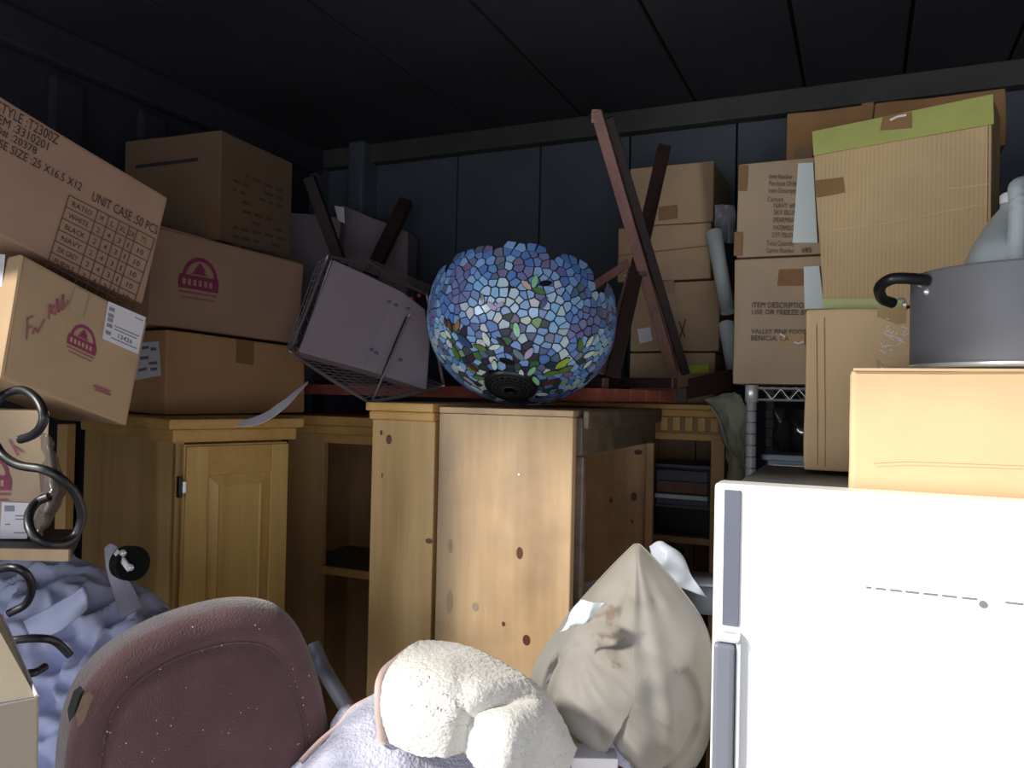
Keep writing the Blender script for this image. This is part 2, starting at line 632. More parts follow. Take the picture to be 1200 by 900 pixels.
class Face:
    """a flat front found from photograph pixels at one known depth and heading"""

    def __init__(s, ref, d, yaw, tilt=0):
        s.n = nrm(yaw, tilt)
        s.p = P(ref[0], ref[1], d)

    def at(s, px, off=0.0):
        return hit(px[0], px[1], s.p, s.n) + s.n * off

    def quad(s, name, q, mat, parent, off=0.0012, th=0.0008):
        f = [s.at(p, off) for p in q]
        b = [s.at(p, off - th) for p in q]
        return hexa(name, f + b, mat, parent, bev=0)

    def text(s, name, t, tl, tr, bl, mat, parent, off=0.0016):
        """tl/tr: ends of the cap line, bl: below tl on the base line"""
        vs, fs = text_geo(t)
        O, X, Y = s.at(bl, off), s.at(tr, off) - s.at(tl, off), s.at(tl, off) - s.at(bl, off)
        return obj(name, [O + X * x + Y * y for x, y in vs], fs, mat, parent)

    def lines(s, name, segs, wpx, mat, parent, off=0.0015):
        mm = Multi()
        for a, b in segs:
            A, B = s.at(a, off), s.at(b, off)
            t = (B - A).normalized()
            k = t.cross(s.n) * wpx * 0.5 * (A - CAM).length / FOC
            mm.add([A - k, B - k, B + k, A + k], [(0, 1, 2, 3)])
        return mm.build(name, mat, parent)

    def poly(s, name, pts, tl, tr, bl, mat, parent, off=0.0015):
        O, X, Y = s.at(tl, off), s.at(tr, off) - s.at(tl, off), s.at(bl, off) - s.at(tl, off)
        mm = Multi()
        for poly in pts:
            mm.add([O + X * x + Y * y for x, y in poly], [tuple(range(len(poly)))])
        return mm.build(name, mat, parent)


def carton(name, face, q, th, mat, label, group=None, back=None, warp=0.0025, bev=0.005, zmin=None):
    """a closed carton: front quad from pixels, depth th behind it"""
    f = [face.at(p) for p in q]
    if zmin is not None:
        for p in f[2:]:
            p.z = max(p.z, zmin)
    bk = V(back) if back is not None else -face.n
    b = [p + bk * th for p in f]
    lo = min(v.z for v in f + b)
    c = sum(f + b, V((0, 0, 0))) / 8
    t = thing(name, (c.x, c.y, lo), label, 'box', group)
    hexa('carton_body', f + b, mat, t, bev=bev, cuts=5, warp=warp)
    return t


def logo(face, tl, tr, bl, mat, soft, light, parent):
    """arched emblem over a banner"""
    arc = []
    N = 18
    for k in range(N):
        a0, a1 = math.pi * k / N, math.pi * (k + 1) / N
        g = lambda a, ro: (0.52 - ro * 0.43 * math.cos(a), 0.52 - ro * 0.50 * math.sin(a))
        arc.append([g(a0, 1), g(a1, 1), g(a1, .8), g(a0, .8)])
    band = [[(0.03, .47), (0.97, .47), (1.0, .62), (0.98, .80), (0.02, .80), (0, .62)]]
    tree = [[(.50, .14), (.66, .34), (.36, .34)], [(.50, .26), (.70, .44), (.30, .44)]]
    face.poly('emblem_print', arc + band + tree, tl, tr, bl, mat, parent)
    face.poly('emblem_lettering', [[(x, .57), (x + .075, .57), (x + .075, .71), (x, .71)] for x in (.1, .23, .36, .49, .62, .75)], tl, tr, bl, light, parent, off=0.0022)
    face.poly('emblem_line', [[(.03, .86), (.96, .86), (.96, .91), (.03, .91)], [(.1, .99), (.9, .99), (.9, 1.03), (.1, 1.03)]], tl, tr, bl, soft, parent)


# ------------------------------------------------------------------ the container
YAW = 24
A_ = V((math.sin(R(YAW)), math.cos(R(YAW)), 0))     # inwards
B_ = V((math.cos(R(YAW)), -math.sin(R(YAW)), 0))    # to the right
H = 2.65
AB, BL_, BR_, A0 = 2.56, -2.0, 0.66, 0.15


def ab(a, b, z=0):
    return A_ * a + B_ * b + V((0, 0, z))


def cbox(name, a, b, z, mat, parent=None, bev=0.0, cuts=0, warp=0):
    """container-frame box; a, b, z = (low, high)"""
    return abox(name, (b[0], a[0], z[0]), (b[1], a[1], z[1]), mat, parent, yaw=YAW, bev=bev, cuts=cuts, warp=warp)


struct(cbox('floor', (A0, AB + .1), (BL_ - .1, BR_ + .1), (-.06, 0), M_floor))
struct(abox('trim_1', (-9, -9, -.10), (9, 9, -.065), M_ground, bev=0))
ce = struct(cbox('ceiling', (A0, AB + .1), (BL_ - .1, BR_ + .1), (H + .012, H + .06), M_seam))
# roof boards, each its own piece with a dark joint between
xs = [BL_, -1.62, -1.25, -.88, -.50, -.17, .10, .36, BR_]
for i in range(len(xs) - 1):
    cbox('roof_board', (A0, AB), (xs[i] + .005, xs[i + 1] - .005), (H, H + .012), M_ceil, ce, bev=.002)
wb = struct(cbox('wall_back', (AB + .012, AB + .06), (BL_ - .1, BR_ + .1), (0, H), M_seam))
# the back wall's steel panels: joints where the photograph shows them
jb = [BL_]
for px in (535, 632, 737, 862):
    p = hit(px, 250, ab(AB, 0), -A_)
    jb.append(p.dot(B_))
jb += [jb[-1] + .27, BR_]
for i in range(len(jb) - 1):
    cbox('wall_panel', (AB, AB + .012), (jb[i] + .003, jb[i + 1] - .003), (0, H), M_wall, wb, bev=.002)
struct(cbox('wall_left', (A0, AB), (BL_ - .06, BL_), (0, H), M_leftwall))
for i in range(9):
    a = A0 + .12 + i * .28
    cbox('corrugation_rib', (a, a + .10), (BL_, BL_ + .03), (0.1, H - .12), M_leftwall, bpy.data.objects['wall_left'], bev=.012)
struct(cbox('light_block_1', (-1.35, A0), (BL_ - .13, BL_ - .08), (0, H), M_leftwall))  # unseen leaf added behind the camera to cut sun and side fill
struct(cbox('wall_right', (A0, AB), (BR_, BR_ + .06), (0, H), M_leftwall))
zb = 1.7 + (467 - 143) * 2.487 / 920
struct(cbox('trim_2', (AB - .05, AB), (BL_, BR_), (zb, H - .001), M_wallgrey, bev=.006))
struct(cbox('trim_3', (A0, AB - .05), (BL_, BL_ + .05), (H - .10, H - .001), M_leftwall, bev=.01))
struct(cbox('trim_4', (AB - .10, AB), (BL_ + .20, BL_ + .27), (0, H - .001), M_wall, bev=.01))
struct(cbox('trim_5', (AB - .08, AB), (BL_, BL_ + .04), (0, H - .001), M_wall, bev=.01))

# ------------------------------------------------------------------ refrigerator
fp = P(837, 566, 1.10)
f0 = V((fp.x, fp.y, 0))
FH = fp.z


def fbox(name, lo, hi, mat, parent, bev=.003):
    return abox(name, lo, hi, mat, parent, yaw=YAW, org=f0, bev=bev)


fr = thing('refrigerator', f0 + B_ * .35 + A_ * .3, 'white refrigerator in the right foreground with a narrow grey handle strip', 'refrigerator')
fbox('cabinet_shell', (0.003, .062, .02), (.70, .62, FH - .028), M_white, fr, .008)
fbox('top_panel', (0.0, .06, FH - .028), (.70, .62, FH - .020), M_darkgrey, fr, .003)
fd = fbox('freezer_door', (0, 0, FH - .46), (.70, .055, FH), M_white, fr, .006)
fbox('main_door', (0, 0, .08), (.70, .055, FH - .47), M_white, fr, .006)
fbox('kick_plate', (.01, .03, .01), (.69, .055, .075), M_black, fr)
fbox('trim_strip', (.0145, -.004, FH - .195), (.0365, .004, FH - .008), M_trimgrey, fd, .001)
hd = fbox('door_handle', (.006, -.022, FH - .46), (.034, -.004, FH - .215), M_handle, fd, .006)
fbox('handle_cap', (.008, -.021, FH - .214), (.040, -.001, FH - .200), M_chrome, fd, .005)
fbox('handle_edge', (.035, -.014, FH - .46), (.041, 0, FH - .215), M_chrome, fd, .002)
FF = Face((837, 566), 1.10, YAW)
for x0, x1 in ((1015, 1021), (1026, 1038), (1043, 1057), (1061, 1077), (1082, 1099), (1104, 1121), (1127, 1145), (1178, 1199)):
    y = lambda x: 687 + (x - 1015) * .108
    FF.quad('grey_dash', [(x0, y(x0)), (x1, y(x1)), (x1, y(x1) + 2.2), (x0, y(x0) + 2.2)], M_inkgrey, fd, off=.001)  # row of thin grey dashes across the freezer door
bp = FF.at((1152, 708), .002)
cyl('round_mark', bp, bp + A_ * .003, .0045, M_inkgrey, fd, ns=16)

# ------------------------------------------------------------------ right-hand cartons
# pot carton on the refrigerator
F2 = Face((993, 577), 1.185 / (A_.x * (993 - 600) / 920 + A_.y), YAW)
zt = FH - .016
c_l, c_r = F2.at((996, 433)), F2.at((1330, 430))
lo_l = V((c_l.x, c_l.y, zt))
b_of = lambda p: p.dot(B_)
a_of = lambda p: p.dot(A_)
t = thing('cardboard_box', ab(1.34, (b_of(c_l) + BR_) / 2, zt), 'bright golden cardboard box on the refrigerator carrying the grey pot', 'box')
b0 = b_of(c_l)
cbox('carton_body', (1.188, 1.49), (b0, BR_ - .03), (zt, c_l.z), M_card_gold, t, bev=.008, cuts=5, warp=.003)
cbox('top_flap', (1.184, 1.335), (b0 + .004, BR_ - .04), (c_l.z - .0015, c_l.z + .0025), M_card_gold, t, bev=.001, cuts=4, warp=.002)
cbox('top_flap', (1.340, 1.485), (b0 + .004, BR_ - .04), (c_l.z - .0015, c_l.z + .0025), M_card_gold, t, bev=.001, cuts=4, warp=.002)
F2.lines('crease', [((1024, 543), (1060, 541)), ((1060, 541), (1200, 546))], .6, M_tape, t, off=.0035)
PZ = c_l.z + .003

# tall plain carton with clear tape
d3 = 1.58 / (A_.x * (945 - 600) / 920 + A_.y)
F3 = Face((945, 564), d3, YAW)
q = F3.at((945, 363))
bl, z3 = b_of(q), q.z
t = thing('cardboard_box', ab(1.64, bl + .15, zt), 'upright plain cardboard box with crackled clear tape, under the green-taped box', 'box')
cbox('carton_body', (1.58, 1.74), (bl, bl + .31), (zt + .003, z3), M_card_gold, t, bev=.006, cuts=5, warp=.003)
F3.quad('clear_tape', [(1028, 361), (1062, 359), (1062, 470), (1026, 466)], M_cleartape, t)
mm = random.Random(4)
sg = []
for k in range(26):
    x, y = mm.uniform(1030, 1058), mm.choice([mm.gauss(400, 8), mm.gauss(385, 10), mm.uniform(362, 432)])
    sg.append(((x, y), (x + mm.uniform(2, 9), y + mm.uniform(-5, 5))))
F3.lines('tape_crackle', sg, .9, M_label, t, off=.002)
F3.lines('flute_crease', [((957, 380), (958, 545)), ((966, 372), (967, 547))], .7, M_tape, t, off=.0032)

# green-taped carton
YG = 36
d4 = 1.55
F4 = Face((958, 362), d4, YG)
zb4 = z3 + .002
q = [(952, 155), (1164, 110), (1160, 362), (965, 362)]
t = carton('cardboard_box', F4, q, .15, M_card_rib, 'tall ribbed cardboard box with a yellow-green tape band along its top', warp=.003, zmin=z3 + .007)
F4.quad('green_tape', [(952.5, 155), (1164, 111), (1165, 146), (954, 183)], M_greentape, t, off=.0045, th=.002)
F4.quad('green_tape', [(965, 350), (1060, 350), (1060, 362), (965, 362)], M_greentape, t, off=.0045, th=.002)
F4.quad('brown_tape', [(1035, 138), (1069, 132), (1069, 151), (1032, 154)], M_tape, t, off=.006, th=.001)
F4.lines('tape_glint', [((1044, 142), (1052, 138)), ((1052, 138), (1063, 136))], 2.2, M_label, t, off=.007)
F4.quad('water_stain', [(955, 212), (988, 208), (990, 226), (957, 232)], M_card_dark, t, off=.0035, th=.001)
F4.lines('crease', [((975, 270), (1040, 262)), ((1040, 262), (1150, 240)), ((1110, 222), (1160, 216)), ((1157, 120), (1156, 260))], 1.0, M_card_gold, t, off=.004)

# lettered cartons on the wire shelf
a6 = 1.87
d6 = a6 / (A_.x * (860 - 600) / 920 + A_.y)
F6 = Face((860, 302), d6, YAW)
z6t, z6b = F6.at((864, 192)).z, F6.at((860, 303)).z
z7b = F6.at((859, 451)).z
b6 = b_of(F6.at((861, 302)))
t = thing('cardboard_box', ab(a6 + .15, b6 + .18, z6b), 'grey-brown box printed with an item list, white sheet taped on, upper of two', 'box')
cbox('carton_body', (a6, a6 + .32), (b6 + .004, b6 + .38), (z6b + .002, z6t), M_card_grey, t, bev=.005, cuts=5, warp=.002)
rows = [('Item Number', 902, 207, 929), ('Purchase Order', 901.5, 215, 936), ('Item Description', 901, 223.5, 939), ('Cartons', 899.5, 233.5, 918),
        ('NAVY #8', 907, 241, 932), ('SKY BLUE', 907, 249, 933), ('SPEARMINT', 906, 258, 932), ('WATERMELON', 906, 267, 933), ('SOFT YELLOW', 905, 275.5, 932),
        ('Total Quantity', 898.5, 285, 931), ('Carton Number', 898, 293.5, 931)]
for s, x, y, x2 in rows:
    F6.text('printed_line', s, (x, y - 3), (x2, y - 3 + .2), (x - .1, y + 3), M_ink_soft, t, off=.0032)
F6.text('printed_line', '#85', (939, 289.5), (951, 290), (939, 296), M_ink, t, off=.0032)
F6.quad('white_sheet', [(935.5, 192), (953, 191), (958, 285), (929, 285)], M_paper, t, off=.005, th=.002)
F6.quad('tape_strip', [(866, 194), (876, 194), (874, 224), (865, 224)], M_tape, t, off=.003)
F6.quad('tape_strip', [(861, 272), (870, 272), (869, 300), (860, 300)], M_tape, t, off=.003)
t = thing('cardboard_box', ab(a6 + .15, b6 + .18, z7b), 'box lettered with item description and town, directly on the wire shelf', 'box')
cbox('carton_body', (a6, a6 + .32), (b6, b6 + .38), (z7b + .003, z6b - .002), M_card_grey, t, bev=.005, cuts=5, warp=.002)
for s, x, y0, y1, x2 in (('ITEM DESCRIPTION', 881.5, 354, 360.5, 948), ('USE OR FREEZE BY', 881.5, 362.5, 368.5, 948), ('VALLEY PINE FOODS', 880.5, 385.5, 391, 950), ('BENICIA, CA', 880.5, 393, 399, 925)):
    F6.text('printed_line', s, (x, y0), (x2, y0 + .6), (x - .1, y1), M_ink, t, off=.0032)
F6.quad('tape_strip', [(913, 316), (943, 315), (942, 335), (911, 335)], M_card_dark, t, off=.003)
F6.quad('white_sheet', [(942, 313), (960, 312), (966, 362), (943, 362)], M_paper, t, off=.005, th=.002)
F6.quad('clear_tape', [(911, 391), (943, 389), (943, 404), (909, 404)], M_cleartape, t, off=.0030)
F6.lines('tape_glint', [((931, 401), (936, 403)), ((936, 403), (942, 400)), ((914, 391), (920, 395))], 1.6, M_label, t, off=.0045)

# dark carton on top at the back
a5 = 1.93
F5 = Face((922, 190), a5 / (A_.x * 322 / 920 + A_.y), YAW)
p5 = F5.at((922, 133))
t = thing('cardboard_box', ab(a5 + .1, b_of(p5) + .2, z6t), 'dim brown box right under the ceiling header behind the green-taped box', 'box')
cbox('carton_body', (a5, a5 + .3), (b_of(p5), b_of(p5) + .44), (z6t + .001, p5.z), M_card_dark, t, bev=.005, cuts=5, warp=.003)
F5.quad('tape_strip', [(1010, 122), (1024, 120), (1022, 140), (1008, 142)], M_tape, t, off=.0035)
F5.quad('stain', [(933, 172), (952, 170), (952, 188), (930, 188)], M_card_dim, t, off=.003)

# ------------------------------------------------------------------ stock pot
pc = P(1205, 436, 1.165)
pc.z = PZ
PR = .158
ph = .147
t = thing('stock_pot', pc, 'grey metal stock pot with a black loop handle on the golden box', 'pot')
lathe('pot_body', pc, [(0.02, .004), (PR - .008, .002), (PR - .001, .008), (PR, .016), (PR, ph - .004), (PR + .001, ph - .001), (PR - .001, ph), (PR - .004, ph - .001), (PR - .004, .010), (0.02, .008)], M_pot, t, ns=96)
lathe('base_rim', pc, [(PR - .003, .004), (PR + .0008, .006), (PR + .0012, .009), (PR + .0002, .011)], M_chrome, t, ns=96)


def onpot(px, py, off=0.0):
    d = ray(px, py)
    # nearest hit with the cylinder
    ox, oy = CAM.x - pc.x, CAM.y - pc.y
    a = d.x ** 2 + d.y ** 2
    b = 2 * (ox * d.x + oy * d.y)
    c = ox * ox + oy * oy - (PR + off) ** 2
    k = max(0, b * b - 4 * a * c)
    return CAM + d * ((-b - math.sqrt(k)) / (2 * a))


h1, h2 = onpot(1086, 329, .004), onpot(1064, 352, .003)
h2 = pc + V((-PR * 1.0, .012, 0)) + V((0, 0, h1.z - pc.z - .004))
hp = [h1, h1 + V((-.022, -.004, .002)), P(1045, 327, h1.y + .002), P(1031, 337, h1.y + .035), P(1034, 350, h1.y + .07), P(1046, 355, h1.y + .085)]
hh = tube('loop_handle', hp, .0085, M_black, t, n=8, ns=12)
tube('handle_bracket', [hp[-1], P(1056, 350, h1.y + .09), P(1062, 357, h1.y + .095)], .0022, M_chrome, t, n=4)
for (x, y) in ((1086, 342), (1079, 333)):
    c = onpot(x, y)
    d = (c - V((pc.x, pc.y, c.z))).normalized()
    lathe('rivet', c, [(0.0001, .005), (.003, .004), (.005, 0.0)], M_chrome, t, ns=14, axis=d)
c = P(1060, 357, h1.y + .09)
lathe('rivet', c, [(0.0001, .004), (.003, .003), (.0045, 0.0)], M_chrome, t, ns=14, axis=V((-.9, -.4, 0)))

# ------------------------------------------------------------------ jug standing in the pot
jc = V((pc.x + .002, pc.y + .01, pc.z + .011))
t = thing('plastic_jug', jc, 'translucent white plastic jug with a handle standing in the pot', 'jug')
tp = P(1187, 209, jc.y - .03).z - jc.z


def sq(r, a, e=4.0):
    c, s = math.cos(a), math.sin(a)
    k = (abs(c) ** e + abs(s) ** e) ** (-1 / e)
    return r * k * c, r * k * s


vs, fs = [], []
NS = 40
lvl = [(.066, 0, 0, 0), (.080, .008, 0, 0), (.082, .02, 0, 0), (.082, .145, 0, 0), (.078, .165, 0, .0), (.066, .185, -.004, .008), (.046, .21, -.010, .016), (.030, .232, -.012, .020), (.021, .243, -.012, .020), (.019, .255, -.012, .020)]
for (r, h, ox, oy) in lvl:
    for k in range(NS):
        a = 2 * math.pi * k / NS
        x, y = sq(r, a, 5 if r > .06 else 2.2)
        v = B_ * (x + ox) + A_ * (y + oy)
        vs.append(jc + v + V((0, 0, h)))
for i in range(len(lvl) - 1):
    for k in range(NS):
        fs.append((i * NS + k, i * NS + (k + 1) % NS, (i + 1) * NS + (k + 1) % NS, (i + 1) * NS + k))
fs.append(tuple(range(NS)))
obj('jug_body', vs, fs, M_jug, t, smooth=True)
hz = lambda x, a, z: jc + B_ * x + A_ * a + V((0, 0, z))
jp = [hz(-.026, -.076, .120), hz(-.024, -.072, .165), hz(-.022, -.068, .20), hz(-.021, -.062, .235), hz(-.019, -.05, tp - .014), hz(.004, -.03, tp - .010), hz(.026, -.012, tp - .03), hz(.02, .004, tp - .055)]
tube('jug_handle', jp, [.020 - .0009 * k for k in range(8)] + [.0125] * 60, M_jug, t, n=8, ns=14)
jt = jc + B_ * -.012 + A_ * .020
lathe('jug_cap', jt + V((0, 0, .250)), [(0.0001, .016), (.018, .016), (.021, .013), (.021, 0)], M_cap, t, ns=24)

# ------------------------------------------------------------------ wire shelf behind the refrigerator
a7 = 1.86
zs = z7b - .001
pp = hit(881, 460, ab(a7, 0), -A_)
b7 = b_of(pp)
t = thing('wire_shelf_rack', ab(a7 + .2, b7 + .4, 0), 'chrome wire shelving rack partly hidden behind the refrigerator', 'shelf')
for (aa, bb) in ((a7, b7), (a7 + .40, b7), (a7, BR_ - .03), (a7 + .40, BR_ - .03)):
    pst = cyl('shelf_post', ab(aa, bb), ab(aa, bb, zs + (.0 if bb > b7 + .1 else 0.001)), .0115, M_chrome, t, ns=16)
    Mg = Multi()
    for k in range(14):
        z = zs - .06 - k * .026
        Mg.tube([ab(aa, bb, z), ab(aa, bb, z + .003)], .0118, 14)
    Mg.build('post_groove', M_trimgrey, pst)
cyl('post_collar', ab(a7, b7, zs - .038), ab(a7, b7, zs + .001), .0145, M_chrome, t, ns=20)
for k, (zz, nm) in enumerate(((zs, 1), (zs - .55, 2), (zs - 1.1, 3))):
    for (a0, b0_, a1, b1_) in ((a7, b7, a7, BR_ - .03), (a7 + .40, b7, a7 + .40, BR_ - .03), (a7, b7, a7 + .40, b7)):
        tube('rim_wire', [ab(a0, b0_, zz - .006), ab(a1, b1_, zz - .006)], .0028, M_chrome, t, n=1, smoothpts=False)
        tube('rim_wire', [ab(a0, b0_, zz - .032), ab(a1, b1_, zz - .032)], .0028, M_chrome, t, n=1, smoothpts=False)
    if k == 0:
        for (a0) in (a7, a7 + .40):
            zg = []
            x = b7 + .025
            i = 0
            while x < BR_ - .05:
                zg.append(ab(a0, x, zz - (.007 if i % 2 == 0 else .031)))
                x += .019
                i += 1
            tube('zigzag_wire', zg, .0022, M_chrome, t, n=1, smoothpts=False)
    Mg = Multi()
    x = b7 + .02
    while x < BR_ - .04:
        Mg.tube([ab(a7, x, zz - .004), ab(a7 + .40, x, zz - .004)], .0016)
        x += .025
    s_ = Mg.build('deck_wires', M_chrome, t)
    s_['kind'] = 'stuff'
# things on the shelf: smoke bag, blue-grey bins
p0 = hit(905, 478, ab(a7 + .12, 0), -A_)
p1 = hit(1000, 532, ab(a7 + .12, 0), -A_)
net = []
for j in range(5):
    rr = []
    for i in range(6):
        u, v_ = i / 5, j / 4
        pz = p0.z + (p1.z - p0.z) * v_
        rr.append(ab(a7 + .16 - .035 * math.sin(math.pi * u) * math.sin(math.pi * (v_ * .8 + .1)), b_of(p0) + (b_of(p1) - b_of(p0)) * u, pz))
    net.append(rr)
tag(patch('plastic_bag', net, M_smoke, None, 40, 30, amp=.006, freq=30, ridge=.004, rfreq=22, thick=.002), 'dark shiny plastic bag on the wire rack behind the refrigerator', 'bag')
zbn = hit(905, 532, ab(a7 + .05, 0), -A_).z
t = thing('storage_bin', ab(a7 + .2, b7 + .35, zbn - .12), 'blue-grey plastic bin in the wire rack under the dark bag', 'bin')
cbox('bin_body', (a7 + .04, a7 + .38), (b7 + .03, BR_ - .06), (zbn - .16, zbn - .012), M_bluebin, t, bev=.01)
cbox('bin_rim', (a7 + .03, a7 + .39), (b7 + .02, BR_ - .05), (zbn - .014, zbn), M_bluebin, t, bev=.004)
cbox('pale_ledge', (a7 + .025, a7 + .04), (b7 + .045, BR_ - .07), (zbn - .036, zbn - .022), M_paper, t, bev=.003)
cbox('dark_panel', (a7 + .37, a7 + .385), (b7 + .02, b7 + .09), (zbn, zs - .06), M_trimgrey, t, bev=.002)
cbox('bin_support', (a7 + .06, a7 + .36), (b7 + .06, BR_ - .09), (zs - .55, zbn - .16), M_bluebin, t)

# ------------------------------------------------------------------ stack of cartons at mid right
aM = 2.24
FM = Face((737, 268), aM / (A_.x * 137 / 920 + A_.y), YAW)
ZC = 1.683


def mcart(x0, x1, y0, y1, label, mat, da=0.0):
    zt_, zb_ = FM.at((x0, y0)).z, FM.at((x0, y1)).z
    bl_, br_ = b_of(FM.at((x0, y1))), b_of(FM.at((x1, y1)))
    tt = thing('cardboard_box', ab(aM + .14, (bl_ + br_) / 2, zb_), label, 'box')
    cbox('carton_body', (aM + da, aM + .28), (bl_, br_), (zb_ + .001, zt_ - .001), mat, tt, bev=.004, cuts=4, warp=.002)
    return tt


t = mcart(737, 835, 197, 266, 'topmost small box of the mid-right stack behind the crossed legs', M_card)
FM.quad('tape_strip', [(772, 243), (793, 240), (793, 256), (772, 259)], M_tape, t, off=.003)
t = mcart(723, 832, 267, 331, 'second box down in the mid-right stack behind the crossed legs', M_card)
FM.lines('flap_joint', [((724, 300), (830, 288))], 1.0, M_card_dark, t, off=.003)
t = mcart(738, 842, 332, 412, 'mid-right stacked box with a pen cross and small white sticker', M_card)
FM.quad('sticker', [(747, 386), (762, 383), (765, 399), (750, 403)], M_label, t, off=.003)
FM.lines('pen_cross', [((796, 377), (803, 395)), ((804, 374), (797, 396))], 1.3, M_ink, t, off=.003)
FM.quad('tape_strip', [(777, 330), (790, 328), (790, 343), (777, 345)], M_tape, t, off=.003)
z4 = FM.at((738, 413)).z
bl_, br_ = b_of(FM.at((738, 412))), b_of(FM.at((838, 412)))
t = thing('cardboard_box', ab(aM + .14, (bl_ + br_) / 2, ZC), 'lowest box of the mid-right stack, bearing a neon yellow label', 'box')
cbox('carton_body', (aM, aM + .28), (bl_, br_), (ZC + .001, z4 - .001), M_card, t, bev=.004, cuts=4, warp=.002)
FM.quad('neon_label', [(804, 429), (830, 427), (831, 437), (804, 438)], M_neon, t, off=.003)

# rolled papers and film between stack and lettered cartons
for q, lab in ((((828, 272), (845, 270), (858, 366), (848, 371)), 'pale rolled sheet leaning in the gap beside the lettered boxes'),
               (((844, 380), (858, 378), (864, 440), (858, 442)), 'lower pale rolled sheet leaning below the longer roll')):
    a, b, c, d_ = q
    dd = 2.08
    tp_, bt_ = P((a[0] + b[0]) / 2, a[1], dd + .08), P((c[0] + d_[0]) / 2, c[1], dd)
    t = thing('paper_roll', (bt_.x, bt_.y, bt_.z), lab, 'roll')
    cyl('roll_sheet', tp_, bt_, .021, M_paper, t, ns=28, r2=.019)
    cyl('roll_core', tp_ + (tp_ - bt_).normalized() * .002, tp_ + (tp_ - bt_).normalized() * -.01, .009, M_inkgrey, t, ns=16)
net = [[P(x, y, 2.2 + .02 * math.sin(x * .4 + y)) for x in (838, 846, 854, 862)] for y in (240, 252, 266, 285)]
tag(patch('plastic_film', net, M_plastic, None, 20, 20, amp=.008, freq=30, thick=.002), 'crumpled translucent film stuffed beside the mid-right stack', 'film')

# ------------------------------------------------------------------ pine cabinets
ZT = 1.672
cb = P(672, 478, 1.45)
ob = V((cb.x, cb.y, 0))


def kb(name, lo, hi, mat, parent, o, yaw=YAW, bev=.002, cuts=0, warp=0):
    return abox(name, lo, hi, mat, parent, yaw=yaw, org=o, bev=bev, cuts=cuts, warp=warp)


wB = (cb - hit(515, 478, cb, -A_)).length
# bookcase seen from its side: side panel faces the camera, opening to the right
t = thing('pine_bookcase', ob + B_ * (-wB / 2) + A_ * .3, 'worn knotty pine bookcase, side towards us, open to the right, under the glass shade', 'bookcase')
D_B = .60
sp = kb('side_panel', (-wB, 0, 0), (0, .022, ZT - .0125), M_pine_worn, t, ob, bev=.003)
kb('far_side_panel', (-wB, D_B - .022, 0), (0, D_B, ZT - .0125), M_pine_in, t, ob)
kb('back_panel', (-wB + .0, .022, 0.02), (-wB + .012, D_B - .022, ZT - .02), M_pine_in, t, ob)
kb('top_panel', (-wB, .0, ZT - .012), (0.0, D_B, ZT), M_pine_worn, t, ob)
kb('top_rail', (-.010, .024, ZT - .085), (.010, D_B - .002, ZT - .013), M_greywood, t, ob)
kb('crown_moulding', (.010, .024, ZT - .035), (.022, D_B + .015, ZT), M_greywood, t, ob, bev=.005)
kb('front_stile', (-.004, .0225, 0), (.014, .04, ZT - .086), M_greywood, t, ob)  # dark grey wood paints in the poor light on this edge
kb('front_stile', (-.004, D_B - .04, 0), (.014, D_B - .0225, ZT - .086), M_pine_in, t, ob)
for z in (.5, .95):
    kb('shelf', (-wB + .014, .024, z), (-.006, D_B - .024, z + .018), M_pine_in, t, ob)
FB = Face((672, 478), 1.45, YAW)


def knot(face, x, y, rx, ry, mat, parent):
    c = face.at((x, y), .0006)
    s = (c - CAM).length / FOC
    ex = V((0, 0, 1)).cross(face.n).normalized()
    vs = [c + ex * math.cos(a) * rx * s + V((0, 0, 1)) * math.sin(a) * ry * s for a in [k * math.pi / 8 for k in range(16)]]
    obj('knot', vs, [tuple(range(16))], mat, parent)


for k in ((609, 648, 4, 7, M_knot), (617, 750, 4.5, 6, M_knot), (590, 731, 2.2, 2.6, M_knot), (557, 711, 4, 5, M_knotgrey), (527, 705, 4, 13, M_knotgrey), (528, 640, 3, 8, M_knotgrey), (608, 556, 1.4, 1.4, M_label)):
    knot(FB, *k, sp)
# inner knots on the far side of the bookcase
FBi = Face((740, 560), 1.45 + (D_B - .024) * A_.y + .03, YAW)
FBi.p = ob + A_ * (D_B - .0232) + V((0, 0, 1))
for k in ((743, 582, 3.5, 5, M_knot), (716, 586, 2, 3, M_knot), (741, 611, 1.5, 2, M_knot), (748, 530, 5, 3, M_knot), (712, 523, 2, 2, M_knot)):
    knot(FBi, *k, t)

# narrow pine cabinet left of it
FA = Face((513, 474), FB.at((513, 476)).y + .004, YAW)
oa = FA.at((512, 476))
oa = V((oa.x, oa.y, 0)) - B_ * .003
wA = (oa - V((*FA.at((437, 476))[:2], 0))).length
t = thing('pine_cabinet', oa + B_ * (-wA / 2) + A_ * .2, 'narrow honey pine cabinet side with a crown lip, left of the worn bookcase', 'cabinet')
sa = kb('side_panel', (-wA, 0, 0), (0, .02, ZT - .03), M_pine_side, t, oa)
kb('carcass', (-wA + .01, .02, 0), (-.004, .45, ZT - .03), M_pine_in, t, oa)
kb('crown_moulding', (-wA - .006, -.006, ZT - .030), (.0, .46, ZT - .012), M_pine_x, t, oa, bev=.005)
kb('crown_lip', (-wA - .012, -.010, ZT - .012), (.0, .465, ZT + .006), M_pine_x, t, oa, bev=.004)
for k in ((456, 515, 4, 5.5, M_knot), (447, 507, 2, 3, M_knot), (448, 557, 1, 3, M_knot), (503, 634, 5, 3, M_knot)):
    knot(FA, *k, sa)

